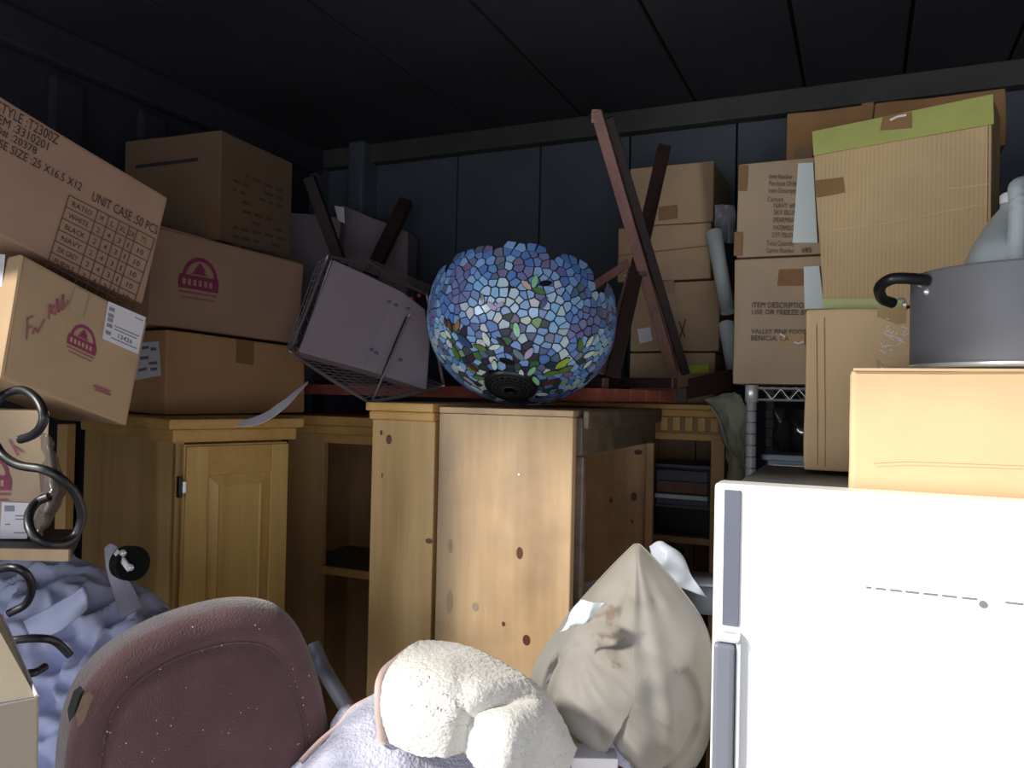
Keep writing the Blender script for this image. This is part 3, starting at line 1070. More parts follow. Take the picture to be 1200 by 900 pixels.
# open cabinet further left (missing door)
pd = P(338, 500, 2.22)
zD = P(400, 487, 2.2).z
od = V((pd.x, pd.y, 0))
wD = .52
t = thing('open_cabinet', od + B_ * .25 + A_ * .2, 'open pine cabinet without a door, dark shelf inside, beside the panelled door', 'cabinet')
st = hit(345, 600, od, -A_)
xl = 0.0
xr = (V((*hit(378, 600, od, -A_)[:2], 0)) - od).dot(B_)
kb('left_stile', (0, 0, 0), (xr, .02, zD - .05), M_pine_side, t, od)
kb('right_stile', (wD - .06, 0, 0), (wD, .02, zD - .05), M_pine_side, t, od)
kb('top_rail', (xr - .001, .001, zD - .075), (wD - .061, .019, zD - .05), M_pine_x, t, od)
kb('crown_moulding', (-.01, -.02, zD - .05), (wD + .01, .3, zD - .025), M_pine_x, t, od, bev=.006)
kb('crown_lip', (-.02, -.035, zD - .025), (wD + .02, .3, zD), M_pine_x, t, od, bev=.004)
kb('side_panel', (0, .02, 0), (.018, .29, zD - .05), M_pine_in, t, od)
kb('side_panel', (wD - .018, .02, 0), (wD, .29, zD - .05), M_pine_in, t, od)
kb('back_panel', (.018, .275, 0), (wD - .018, .29, zD - .05), M_pine_in, t, od)
zsh = P(400, 655, 2.3).z
kb('shelf', (.018, .01, zsh - .012), (wD - .018, .275, zsh + .008), M_darkgrey, t, od)
kb('shelf_edge', (.018, .002, zsh - .014), (wD - .018, .010, zsh + .008), M_pine_x, t, od)
kb('shelf', (.018, .01, .5), (wD - .018, .275, .52), M_pine_in, t, od)

# panelled-door cabinet at left, its corner towards the camera
pl = P(203, 491, 1.62)
ol = V((pl.x, pl.y, 0))
zL = P(203, 491, 1.62).z
YL = -45
wL, dL = .265, .60
t = thing('pine_cabinet', ol, 'yellow pine cabinet with a raised-panel door, corner towards us, lower left', 'cabinet')
# local frame: x along the door, y along the left side
kl = lambda n, lo, hi, mt, pr, **k: kb(n, lo, hi, mt, pr, ol, yaw=YL, **k)
kl('side_panel', (0.012, .012, 0), (.03, dL, zL - .05), M_pine_side, t)
kl('carcass', (.03, .03, 0), (wL, dL, zL - .052), M_pine_in, t)
kl('crown_moulding', (.0, .0, zL - .05), (wL + .02, dL, zL - .022), M_pine_x, t, bev=.006)
kl('crown_lip', (-.012, -.012, zL - .022), (wL + .032, dL, zL), M_pine_x, t, bev=.006)
kl('corner_stile', (.012, .012, 0), (.028, .030, zL - .051), M_pine, t)
dr = kl('door', (.026, .004, .3), (wL - .002, .012, zL - .054), M_pine, t)
kl('door_stile', (.028, -.006, .3), (.075, .004, zL - .058), M_pine, dr)
kl('door_stile', (wL - .046, -.006, .3), (wL - .004, .004, zL - .058), M_pine, dr)
kl('door_rail', (.075, -.005, zL - .12), (wL - .046, .004, zL - .058), M_pine_x, dr)


def raised_panel(x0, x1, z0, z1, parent):
    a = R(YL)
    ex, ey = V((math.cos(a), -math.sin(a), 0)), V((math.sin(a), math.cos(a), 0))
    q = lambda x, y, z: ol + ex * x + ey * y + V((0, 0, z))
    i = .022
    vs = [q(x0, .003, z0), q(x1, .003, z0), q(x1, .003, z1), q(x0, .003, z1),
          q(x0 + i, -.0055, z0 + i), q(x1 - i, -.0055, z0 + i), q(x1 - i, -.0055, z1 - i), q(x0 + i, -.0055, z1 - i),
          q(x0 + i + .004, -.004, z0 + i + .004), q(x1 - i - .004, -.004, z0 + i + .004), q(x1 - i - .004, -.004, z1 - i - .004), q(x0 + i + .004, -.004, z1 - i - .004)]
    fs = []
    for r_ in (0, 4):
        for k in range(4):
            fs.append((r_ + k, r_ + (k + 1) % 4, r_ + 4 + (k + 1) % 4, r_ + 4 + k))
    fs.append((8, 9, 10, 11))
    obj('raised_panel', vs, fs, M_pine, parent)


raised_panel(.076, wL - .047, .35, zL - .122, dr)
hc = hit(211, 571, ol, nrm(YL))
zh = hc.z
kl('hinge', (.0145, -.004, zh - .022), (.020, .012, zh + .022), M_iron, t, bev=.001)
kl('hinge_pin', (.020, -.010, zh - .013), (.028, .004, zh + .013), M_chrome, t, bev=.002)

# dentil cabinet behind the bookcase, right
pcx = P(850, 475, 2.10)
oc = V((pcx.x, pcx.y, 0))
wC = .62
t = thing('dentil_cabinet', oc + B_ * (-wC / 2) + A_ * .2, 'pine cabinet with a dentil moulding, half hidden between bookcase and refrigerator', 'cabinet')
kc = lambda n, lo, hi, mt, pr, **k: kb(n, lo, hi, mt, pr, oc, **k)
kc('right_stile', (-.036, 0, 0), (0, .02, ZC - .09), M_pine_side, t)
kc('left_stile', (-wC, 0, 0), (-wC + .06, .02, ZC - .09), M_pine_side, t)
kc('top_rail', (-wC, .0, ZC - .098), (0, .02, ZC - .08), M_pine_x, t)
kc('frieze', (-wC, -.004, ZC - .08), (0, .02, ZC - .03), M_pine_in, t)
kc('crown_moulding', (-wC - .01, -.03, ZC - .034), (.01, .36, ZC - .014), M_pine_x, t, bev=.006)
kc('crown_lip', (-wC - .015, -.038, ZC - .014), (.015, .36, ZC), M_pine_x, t, bev=.004)
for k in range(12):
    kc('dentil', (-.035 - k * .034, -.016, ZC - .072), (-.035 - k * .034 + .020, -.004, ZC - .036), M_pine, t, bev=.001)
kc('side_panel', (-.018, .02, 0), (0, .34, ZC - .04), M_pine_in, t)
for k in range(5):
    kc('back_plank', (-.018 - (k + 1) * .118, .32, 0), (-.018 - k * .118 - .003, .335, ZC - .04), M_pine_in, t)
kc('shelf', (-wC + .01, .02, 1.30), (-.02, .32, 1.318), M_pine_in, t)
kc('shelf', (-wC + .01, .02, 1.04), (-.02, .32, 1.058), M_pine_in, t)

FC = Face((800, 570), 2.2, YAW)
qa, qb = FC.at((768, 543)), FC.at((835, 598))
ba, bb_ = b_of(qa), b_of(qb)
aC = a_of(qa)
t = thing('drawer_unit', ab(aC + .1, (ba + bb_) / 2, qb.z), 'black framed unit with brown, grey and pale bands inside the dentil cabinet', 'drawer unit')
cbox('unit_body', (aC + .012, aC + .18), (ba, bb_), (1.32, qa.z), M_black, t, bev=.002)
W_, H_ = bb_ - ba, qa.z - qb.z
for (nm, x0, x1, z0, z1, mt, o_) in (('frame_top', 0, 1, .93, 1, M_trimgrey, -.004), ('frame_side', .95, 1, 0, .93, M_trimgrey, -.004), ('frame_base', 0, .95, 0, .06, M_trimgrey, -.004),
                                    ('slate_band', .02, .9, .62, .86, M_trimgrey, .002), ('wood_band', .02, .9, .34, .60, M_mid, .003), ('pale_band', .0, .92, .20, .30, M_paper, -.002), ('slate_band', .02, .92, .06, .18, M_trimgrey, .004)):
    cbox(nm, (aC + o_, aC + .012), (ba + W_ * x0, ba + W_ * x1), (qb.z + H_ * z0, qb.z + H_ * z1), mt, t, bev=.001)
# dark glass bottle and pale boxes low in the dentil cabinet
bt = P(795, 664, 2.22)
bt.z = 1.06
t = thing('glass_bottle', bt, 'dark glass bottle glinting low inside the dentil cabinet', 'bottle')
lathe('bottle_body', bt, [(.001, 0), (.036, .0), (.038, .01), (.038, .12), (.03, .15), (.014, .17), (.013, .20), (.016, .203), (.016, .215), (.001, .216)], M_smoke, t, ns=28)
for (x0, x1, y0, lab) in ((815, 832, 676, 'pale plastic tub behind the pillow, next to the refrigerator'), ):
    pw = P((x0 + x1) / 2, y0, 1.75)
    t = thing('plastic_tub', (pw.x, pw.y, pw.z - .08), lab, 'tub')
    lathe('tub_body', (pw.x, pw.y, pw.z - .07), [(.001, 0), (.05, 0), (.055, .06), (.001, .061)], M_bluebin, t, ns=28)
    lathe('tub_lid', (pw.x, pw.y, pw.z - .008), [(.058, 0), (.058, .007), (.001, .008)], M_plastic, t, ns=28)

# grey-green cloth hanging over the corner
dn = 1.93
net = [[P(826, 468, 2.0), P(845, 463, 1.98), P(862, 460, 1.96), P(874, 466, 1.90)],
       [P(836, 480, 1.99), P(852, 482, 1.95), P(864, 482, 1.93), P(875, 484, 1.90)],
       [P(845, 505, 1.99), P(856, 507, 1.95), P(866, 505, 1.93), P(875, 508, 1.90)],
       [P(851, 540, 1.98), P(860, 540, 1.95), P(868, 540, 1.93), P(875, 540, 1.90)],
       [P(850, 585, 1.98), P(860, 590, 1.95), P(868, 590, 1.93), P(875, 590, 1.90)]]
cl = thing('cloth', P(862, 590, 1.93), 'grey-green rag draped down beside the chrome rack post', 'cloth')
patch('cloth_sheet', net, M_greenrag, cl, 36, 48, amp=.010, freq=26, amp2=.002, freq2=90, ridge=.004, rfreq=30, thick=.003)
tube('cloth_hem', [P(832, 476, 1.975), P(843, 493, 1.975), P(851, 520, 1.965), P(866, 540, 1.90), P(875, 550, 1.88)], .0028, M_greenrag, cl)

# ------------------------------------------------------------------ upside-down trestle table
tA, tB, tC, tD = P(699, 130, 1.80), P(778, 174, 2.07), P(362, 207, 2.40), P(476, 236, 2.68)
zt0 = ZT + .022
bA, bB = V((tA.x, tA.y, zt0 + .03)), V((tB.x, tB.y, zt0 + .03))
bC, bD = V((tC.x, tC.y, zt0 + .03)), V((tD.x, tD.y, zt0 + .03))
ctr = (bA + bB + bC + bD) / 4
t = thing('folding_table', (ctr.x, ctr.y, ZT + .01), 'upside-down dark wooden table, two pairs of crossed legs in the air', 'table')
E = (bB - bA).normalized()
Ln = (bC - bA).normalized()
o_ = bA + V((0, 0, -.036))
w_t, l_t = (bB - bA).length, (bC - bA).length
for k in range(5):
    s0 = -.02 + k * (w_t + .04) / 5
    s1 = s0 + (w_t + .04) / 5 - .004
    c = lambda l, s, z: o_ + Ln * l + E * s + V((0, 0, z))
    hexa('top_slat', [c(-.03, s0, 0.030), c(-.03, s1, 0.030), c(-.03, s1, 0), c(-.03, s0, 0), c(l_t + .03, s0, 0.030), c(l_t + .03, s1, 0.030), c(l_t + .03, s1, 0), c(l_t + .03, s0, 0)], M_redwood, t, bev=.002)
bar('leg', P(789, 438, 2.03), tA, .026, .030, M_mid, t, side=(1, -.2, 0))  # lit front of this leg put into the lighter mahogany
bar('leg', P(717, 445, 1.84), tB, .034, .034, M_dark, t, side=(1, 0, 0))
bar('leg', bD + V((-.05, -.05, .0)), tC, .034, .034, M_dark, t, side=(1, 0, 0))
bar('leg', bC + V((.04, .03, .0)), tD, .044, .034, M_dark, t, side=(1, 0, 0))
# dark bar painted as the first leg's shaded side, brace rails and end blocks
bar('leg_shaded_side', P(803, 437, 2.07), P(713, 138, 1.84), .022, .030, M_dark, t, side=(1, 0, 0))
bar('brace', P(688, 340, 1.90), P(737, 308, 1.93), .014, .02, M_mid, t, side=(0, 1, 0))
bar('brace', P(704, 440, 1.88), P(741, 315, 1.95), .020, .02, M_mid, t, side=(1, 0, 0))
for (x, y, dd) in ((709, 449, 1.825), (790, 449, 1.96)):
    c = P(x, y, dd)
    eb = bar('rail', c, c + Ln * .5 + V((0, 0, .0)), .026, .028, M_dark, t, side=(0, 0, 1))
    bar('rail_end', c - Ln * .003, c + Ln * .004, .025, .027, M_mid, eb, side=(0, 0, 1))
xm = P(745, 322, 1.93)
cyl('pivot_bolt', xm - E.cross(V((0, 0, 1))) * .03, xm + E.cross(V((0, 0, 1))) * .03, .005, M_steel, t, ns=12)
bw = thing('wooden_plank', P(825, 462, 1.98), 'dark stained plank end lying right of the crossed legs', 'plank')
hexa('plank_board', [P(806, 444, 1.95), P(858, 432, 2.0), P(858, 458, 2.0), P(806, 468, 1.95), P(806, 446, 2.1), P(858, 438, 2.13), P(858, 458, 2.13), P(806, 466, 2.1)], M_dark, bw, bev=.003)
hexa('plank_end', [P(792, 455, 1.90), P(806, 452, 1.90), P(806, 472, 1.90), P(792, 473, 1.90), P(793, 455, 1.945), P(806, 453, 1.945), P(806, 471, 1.945), P(793, 472, 1.945)], M_dark, bw, bev=.004)
M_dust = plain('light_end', col('9A806C'), .8)
hexa('sawn_tip', [tA + V((-.011, -.005, .002)), tA + V((.011, -.005, .002)), P(704, 143, 1.795), P(693, 144, 1.795), tA + V((-.011, .012, .002)), tA + V((.011, .012, .002)), P(704, 143, 1.81), P(693, 144, 1.81)], M_dust, t, bev=.001)

# ------------------------------------------------------------------ leaded glass lamp shade
sc = P(610, 400, 1.63)
axis = V((.12, .50, .86)).normalized()
prof = [(.050, 0.0), (.080, .006), (.112, .020), (.142, .040), (.166, .064), (.184, .092), (.195, .122), (.199, .150), (.200, .180), (.197, .208)]
pr = spline([V((r, h, 0)) for r, h in prof], 10)
sl = [0]
for i in range(1, len(pr)):
    sl.append(sl[-1] + (pr[i] - pr[i - 1]).length)
SMAX = sl[-1]
qx = (V((1, 0, 0)) - axis * axis.x).normalized()
qy = axis.cross(qx)


def prof_at(s):
    for i in range(1, len(sl)):
        if s <= sl[i]:
            f = (s - sl[i - 1]) / (sl[i] - sl[i - 1])
            p = pr[i - 1].lerp(pr[i], f)
            tt = (pr[i] - pr[i - 1]).normalized()
            return p.x, p.y, tt
    return pr[-1].x, pr[-1].y, (pr[-1] - pr[-2]).normalized()


def shade_pt(s, phi):
    r, h, tt = prof_at(s)
    rad = qx * math.cos(phi) + qy * math.sin(phi)
    p = rad * r + axis * h
    n = rad * tt.y - axis * tt.x
    return p, n


lowz = min(shade_pt(s * SMAX / 20, f * math.pi / 24)[0].z for s in range(21) for f in range(48))
sc0 = V((sc.x, sc.y, ZT + .006 - lowz))
# centre the bowl under its silhouette
sc0 = sc0 - axis * 0 + V((0, 0, 0))
sc0.y = 1.64 - axis.y * .10
sc0.x = P(608, 400, 1.62).x - axis.x * .12
rg = random.Random(11)
seeds = []
step = .0178
s = .006
row = 0
while s < SMAX - .001:
    r = prof_at(s)[0]
    n = max(6, int(2 * math.pi * r / step))
    for k in range(n):
        seeds.append((s + rg.uniform(-.36, .36) * step, 2 * math.pi * (k + .5 * (row % 2) + rg.uniform(-.36, .36)) / n))
    s += step * .93
    row += 1


def smax(phi):
    return SMAX + .004 - .050 * (1 - abs(math.sin(phi * 5.5 + .9))) + .008 * math.sin(phi * 3 + 1)


seeds = [(s, f) for s, f in seeds if 0.004 < s < smax(f)]
P3, N3 = [], []
for s, f in seeds:
    p, n = shade_pt(s, f)
    P3.append(p)
    N3.append(n)
arr = np.array([list(p) for p in P3])
gcol = {'blue': ('5A80C2', '7BA2DA', '8CB2E0', '688FCE'), 'light': ('8EB8E4', 'A8C8E6', 'B6CCD8', '84B8E4'), 'violet': ('6E78B0', '7E82B4', '6A72A6', '7488BE'),
        'dull': ('5E6C8C', '6F7A94', '7A6F94', '59708C'), 'green': ('4E7A44', '6B9450', '3C6650', '86A678'), 'dark': ('33403F', '47545A', '3F3048', '2E3A50'), 'pale': ('B8CCC4', 'C8CCD8', 'A9BFC0', 'D2D8DC')}
gm = {}
for k, v in gcol.items():
    gm[k] = []
    for i, h in enumerate(v):
        mt = plain('glass_%s_%d' % (k, i), col(h), 0.22, spec=0.6, var=.16, vscale=55, bump=.12, bscale=45)
        gm[k].append(mt)
shade = thing('glass_lampshade', (sc0.x, sc0.y, ZT + .011), 'bowl-shaped blue leaded glass lampshade, tipped so its black vent cap faces us', 'lampshade')
lead = Multi()
pieces = []
for i, (p, n) in enumerate(zip(P3, N3)):
    d2 = ((arr - arr[i]) ** 2).sum(1)
    idx = np.argsort(d2)[1:15]
    tx = n.cross(V((.3, .2, .9))).normalized()
    ty = n.cross(tx)
    poly = [(-.016, -.016), (.016, -.016), (.016, .016), (-.016, .016)]
    for j in idx:
        dv = P3[j] - p
        x, y = dv.dot(tx), dv.dot(ty)
        L2 = math.hypot(x, y)
        if L2 < 1e-6:
            continue
        ux, uy, lim = x / L2, y / L2, L2 / 2
        out = []
        for k in range(len(poly)):
            a, b = poly[k], poly[(k + 1) % len(poly)]
            da, db = a[0] * ux + a[1] * uy - lim, b[0] * ux + b[1] * uy - lim
            if da <= 0:
                out.append(a)
            if da * db < 0:
                f = da / (da - db)
                out.append((a[0] + (b[0] - a[0]) * f, a[1] + (b[1] - a[1]) * f))
        poly = out
        if len(poly) < 3:
            break
    if len(poly) < 3:
        continue
    # border cells stay short
    far = max(math.hypot(*q) for q in poly)
    if far > .0168:
        poly = [(q[0] * min(1, .0150 / max(1e-6, math.hypot(*q))), q[1] * min(1, .0150 / max(1e-6, math.hypot(*q)))) for q in poly]
    W3 = lambda x, y, off: sc0 + p + tx * x + ty * y + n * (off - (x * x + y * y) * 2.5)
    m_ = len(poly)
    lead.add([W3(x * 1.06, y * 1.06, 0.0) for x, y in poly] + [W3(x * 1.06, y * 1.06, -.003) for x, y in poly], [tuple(range(m_)), tuple(range(2 * m_ - 1, m_ - 1, -1))] + [(k, k + m_, (k + 1) % m_ + m_, (k + 1) % m_) for k in range(m_)])
    cx, cy = sum(q[0] for q in poly) / m_, sum(q[1] for q in poly) / m_
    rr = sum(math.hypot(q[0] - cx, q[1] - cy) for q in poly) / m_
    k_ = max(.4, (rr - .0017) / rr)
    tw = [rg.uniform(-.0005, .0005), rg.uniform(-.0005, .0005)]
    sh = [(cx + (x - cx) * k_, cy + (y - cy) * k_) for x, y in poly]
    vs = [W3(x, y, .0013 + (x * tw[0] + y * tw[1]) * 60) for x, y in sh] + [W3(x, y, -.001) for x, y in sh]
    fs = [tuple(range(m_))] + [(k, k + m_, (k + 1) % m_ + m_, (k + 1) % m_) for k in range(m_)]
    wc = sc0 + p
    vis = n.dot((CAM - wc).normalized())
    s_ = seeds[i][0]
    # colour zones by place on the shade
    rel = (wc - sc0)
    g = noise.noise(wc * 14 + V((3, 1, 4)))
    g2 = noise.noise(wc * 30 + V((7, 1, 0)))
    u = s_ / SMAX
    if u < .20:
        z = rg.choice(['dark', 'dark', 'green', 'dull', 'pale', 'dark', 'blue'])
    elif u < .44:
        z = rg.choice(['dark', 'blue', 'dull', 'green', 'blue', 'light', 'pale']) if g2 > -.1 else 'blue'
    elif u < .68:
        z = 'light' if g > .12 else ('blue' if g > -.18 else 'violet')
    else:
        z = 'violet' if g < -.28 else ('dull' if g2 > .25 else 'blue')
    if rg.random() < .08:
        z = rg.choice(['dull', 'pale', 'violet', 'light'])
    pieces.append((vis * (1 if vis > .05 else 0) * rr * rr, vs, fs, z, rg.randrange(4)))
ld = lead.build('lead_frame', M_lead, shade)
bv = BVHTree.FromPolygons([sc0 + p for p in []] or lead.v, lead.f)
pieces.sort(key=lambda q: -q[0])
for k, (_, vs, fs, z, r_) in enumerate(pieces[:290]):
    obj('glass_piece', vs, fs, gm[z][r_], shade)
rest, mats_, fm = Multi(), [], []
for k in gm:
    mats_ += gm[k]
ix = {(k, i): n_ for n_, (k, i) in enumerate((k, i) for k in gm for i in range(4))}
for (_, vs, fs, z, r_) in pieces[290:]:
    rest.add(vs, fs)
    fm += [ix[(z, r_)]] * len(fs)
o = obj('small_glass_pieces', rest.v, rest.f, None, shade, mats=mats_, fm=fm)
o['kind'] = 'stuff'
# leaf and petal glass over the vine band
leafc = {'g': '4F7D33', 'y': '9DB63C', 'o': '5E7A3A', 'p': 'CFE0D2', 'm': '5C3434', 'l': 'B3A6C4', 'mint': '9FD6B4', 'pe': 'C9A8A0', 'db': '3A4E7C', 'k': '17181C', 'bn': '6B4A3C', 'or': 'A8704E', 'bg': '6E8A94', 'lg': '8CC89A'}
lmat = {k: plain('leaf_glass_' + k, col(v), .2, spec=.6, var=.15, vscale=70) for k, v in leafc.items()}
leaves = [(205, 600, 65, 90, 'g'), (330, 570, 10, 75, 'o'), (405, 566, -25, 65, 'p'), (362, 525, 65, 80, 'p'), (172, 455, 75, 65, 'bn'), (212, 455, -70, 65, 'or'), (405, 660, 88, 72, 'p'), (545, 702, 85, 62, 'p'),
          (598, 692, -60, 72, 'lg'), (622, 742, 70, 80, 'lg'), (650, 812, 10, 75, 'p'), (758, 652, -32, 92, 'y'), (770, 686, -12, 92, 'o'), (690, 752, -25, 80, 'm'), (288, 672, 30, 75, 'm'), (275, 742, 25, 78, 'l'),
          (205, 762, 25, 72, 'p'), (303, 780, 0, 60, 'p'), (851, 556, 85, 75, 'g'), (898, 540, -50, 70, 'p'), (897, 605, -5, 75, 'p'), (889, 655, -25, 62, 'p'), (520, 478, 80, 78, 'mint'), (570, 246, 45, 66, 'pe'),
          (613, 228, -75, 72, 'lg'), (636, 277, 20, 68, 'g'), (660, 338, -60, 66, 'db'), (583, 600, -60, 80, 'l'), (530, 606, 52, 84, 'bg'), (440, 540, 45, 62, 'k'), (248, 535, 30, 100, 'db'), (670, 236, -12, 66, 'k'), (342, 318, 78, 52, 'k'),
          (560, 790, 0, 50, 'k'), (470, 642, 15, 80, 'k'), (320, 725, -15, 70, 'o'), (700, 705, -10, 85, 'o'), (150, 440, 70, 50, 'bn'), (390, 355, 40, 60, 'l'), (430, 350, -30, 50, 'l'), (165, 500, 40, 55, 'p')]
for (x, y, an, ln_, cc) in leaves:
    px, py = 490 + x / 4.5, 280 + y / 4.5
    h_, n_, _, _ = bv.ray_cast(CAM, ray(px, py).normalized())
    if h_ is None:
        continue
    if n_.dot(CAM - h_) < 0:
        n_ = -n_
    ex = (RX - n_ * RX.dot(n_)).normalized()
    ey = n_.cross(ex)
    L_ = ln_ / 4.5 / 2 * 1.55 / 920
    Wd = L_ * .42
    a = R(-an)
    if ey.dot(UP) < 0:
        ey = -ey
    pts = []
    for k in range(14):
        u = 2 * math.pi * k / 14
        x_, y_ = L_ * math.cos(u), Wd * math.sin(u) * (1 - .35 * abs(math.cos(u)) ** 3)
        pts.append((x_ * math.cos(a) - y_ * math.sin(a), x_ * math.sin(a) + y_ * math.cos(a)))
    up = lambda k, o_: [h_ + ex * qx_ * k + ey * qy_ * k + n_ * (o_ - (qx_ * qx_ + qy_ * qy_) * 2.2) for qx_, qy_ in pts]
    m_ = 14
    lf = obj('leaf_glass', up(1, .0042) + up(1, -.001), [tuple(range(m_))] + [(k, (k + 1) % m_, (k + 1) % m_ + m_, k + m_) for k in range(m_)], lmat[cc], shade)
    obj('leaf_came', up(1.13, .0032) + up(1.13, -.001), [tuple(range(m_))] + [(k, (k + 1) % m_, (k + 1) % m_ + m_, k + m_) for k in range(m_)], M_lead, lf)
# vent cap
capm = Multi()
NSC = 60
rings = [(.012, -.0135), (.019, -.013), (.024, -.0125), (.0275, -.012), (.0315, -.0115), (.035, -.011), (.039, -.010), (.043, -.0085), (.0475, -.006), (.0495, -.002), (.053, .004)]
vv = []
for (r_, h_) in rings:
    for k in range(NSC):
        a = 2 * math.pi * k / NSC
        vv.append(sc0 + (qx * math.cos(a) + qy * math.sin(a)) * r_ + axis * h_)
ff = [tuple(range(NSC))]
for i in range(len(rings) - 1):
    for k in range(NSC):
        if i in (2, 4, 6) and (k + i) % 3 != 0:
            continue
        ff.append((i * NSC + k, i * NSC + (k + 1) % NSC, (i + 1) * NSC + (k + 1) % NSC, (i + 1) * NSC + k))
M_vent = plain('blackened_brass', col('39393C'), .4, metal=.5)
obj('vent_cap', vv, ff, M_vent, shade, smooth=True)
lathe('cap_backing', sc0 + axis * -.004, [(.001, .0), (.046, .0)], M_seam, shade, ns=32, axis=axis)
lathe('cap_ring', sc0, [(.046, -.008), (.051, -.008), (.055, -.002), (.056, .004), (.050, .006)], M_black, shade, ns=60, axis=axis)

# ------------------------------------------------------------------ wire crate and grey case
t = thing('wire_crate', P(440, 465, 1.95), 'tilted wire mesh crate between the stacked cartons and the lampshade', 'crate')
cr = {'tl': P(384, 300, 2.0), 'bl': P(340, 412, 1.88), 'b1': P(432, 471, 1.72), 'b2': P(520, 452, 1.86), 'tr': P(500, 345, 1.92), 't2': P(430, 305, 2.15)}
for a, b in (('tl', 'bl'), ('bl', 'b1'), ('b1', 'b2'), ('tl', 't2'), ('t2', 'tr'), ('tr', 'b2')):
    tube('frame_rod', [cr[a], (cr[a] + cr[b]) / 2 + V((0, 0, -.004)), cr[b]], .0038, M_steel, t, n=4)
tube('frame_rod', [P(388, 306, 1.98), P(352, 407, 1.88)], .0025, M_steel, t, n=1)
tube('brace_rod', [P(480, 368, 1.80), P(460, 415, 1.74), P(436, 470, 1.70)], .0022, M_steel, t, n=4)


def mesh_panel(a, b, c, d_, nu, nv, r, sag=0.0):
    Mg = Multi()
    bl2 = lambda u, v: (a * (1 - u) + b * u) * (1 - v) + (d_ * (1 - u) + c * u) * v + V((0, 0, -sag * math.sin(math.pi * u) * math.sin(math.pi * v)))
    for i in range(nu + 1):
        Mg.tube([bl2(i / nu, k / 6) for k in range(7)], r, 4)
    for j in range(nv + 1):
        Mg.tube([bl2(k / 8, j / nv) for k in range(9)], r, 4)
    return Mg


for q in ((cr['bl'], cr['b1'], cr['b2'], P(460, 425, 1.98), 14, 10), (P(372, 308, 2.02), cr['tl'], cr['bl'], P(336, 408, 1.92), 3, 14)):
    s_ = mesh_panel(*q[:4], q[4], q[5], .0011, .01).build('wire_mesh', M_steel, t)
    s_['kind'] = 'stuff'
s_ = mesh_panel(P(400, 306, 2.0), P(500, 345, 1.94), P(505, 335, 2.15), P(420, 298, 2.2), 12, 8, .001).build('wire_mesh', M_steel, t)
s_['kind'] = 'stuff'
for k in range(6):
    c = P(380 - k * 7.2, 318 + k * 17, 1.99 - k * .02)
    bar('crate_clip', c, c + V((.006, 0, -.018)), .006, .004, M_black, t)

# grey case: front outline
case = [(390, 304), (431, 322), (472, 342), (498, 362), (504, 400), (500, 457), (430, 434), (349, 412)]
FG = Face((430, 380), 1.80, -10, 14)
fr_ = [FG.at(p) for p in case]
bk_ = [p - FG.n * .045 for p in fr_]
n_ = len(case)
t = thing('grey_case', P(430, 457, 1.85), 'flat grey-mauve case leaning inside the wire crate', 'case')
bm = bmesh.new()
a = [bm.verts.new(p) for p in fr_]
b = [bm.verts.new(p) for p in bk_]
bm.faces.new(a)
bm.faces.new(b[::-1])
for k in range(n_):
    bm.faces.new((a[k], b[k], b[(k + 1) % n_], a[(k + 1) % n_]))
bmesh.ops.recalc_face_normals(bm, faces=bm.faces)
bmesh.ops.bevel(bm, geom=[e for e in bm.edges], offset=.004, segments=2, profile=.6, affect='EDGES')
for i, v in enumerate(bm.verts):
    v.index = i
obj('case_body', [v.co.copy() for v in bm.verts], [[v.index for v in f.verts] for f in bm.faces], M_greycase, t)
bm.free()
tube('case_seam', [FG.at((452, 362), .002), FG.at((436, 400), .002), FG.at((427, 428), .002)], .0016, M_strap, t)
tube('cord', [FG.at((476, 372), .004), FG.at((462, 405), .006), FG.at((448, 440), .004)], .002, M_iron, t)
for (x, y) in ((456, 354), (464, 358), (478, 362), (435, 410), (441, 414), (456, 420), (469, 422)):
    c = FG.at((x, y), .001)
    lathe('snap', c, [(.0001, .003), (.003, .002), (.005, 0)], M_trimgrey, t, ns=10, axis=FG.n)
for (x, y) in ((482, 350), (491, 346)):
    c = P(x, y, 1.84)
    lathe('red_stud', c, [(.0001, .004), (.004, .002), (.005, -.004)], M_red_dot, t, ns=10, axis=V((0, -1, 0)))

# pale bundle behind the crate
FW_ = Face((400, 300), 2.80, 10, 0)
t = carton('pale_box', FW_, [(400, 240), (478, 272), (474, 460), (392, 450)], .12, M_greycase, 'dim grey box behind the left crossed legs', warp=.004)
t = carton('pale_box', Face((360, 300), 2.66, 0, 0), [(338, 250), (398, 252), (394, 450), (338, 450)], .10, M_greycase, 'dim crumpled grey box between the top left carton and the crossed legs', warp=.01)
hexa('folded_tab', [P(392, 241, 2.64), P(403, 243, 2.64), P(404, 262, 2.64), P(396, 258, 2.64), P(392, 241, 2.65), P(403, 243, 2.65), P(404, 262, 2.65), P(396, 258, 2.65)], M_label, t, bev=0)

# ------------------------------------------------------------------ left-hand cartons (along the left wall)
LY = -56
F3L = Face((178, 380), 1.80, LY)
t = carton('cardboard_box', F3L, [(180, 262), (357, 310), (350, 403), (173, 380)], .33, M_card_pink, 'cardboard box with a big magenta emblem, middle of the left stack', back=-F3L.n, bev=.005)
logo(F3L, (210, 296), (258, 306), (207, 346), M_red, M_red_soft, M_card_pink, t)
F3L.lines('flap_crease', [((172, 264), (350, 308))], 1.0, M_card_dark, t, off=.003)
F4L = Face((195, 490), 1.80, LY)
pL4 = [F4L.at(p) for p in [(195, 386), (357, 407), (357, 491), (193, 491)]]
t = thing('cardboard_box', (pL4[3].x, pL4[3].y, pL4[3].z), 'orange-brown box under the emblem box, standing on the yellow pine cabinet', 'box')
n4 = F4L.n
for p in pL4[2:]:
    p.z = zL + .003
bb4 = [p - n4 * .30 for p in pL4]
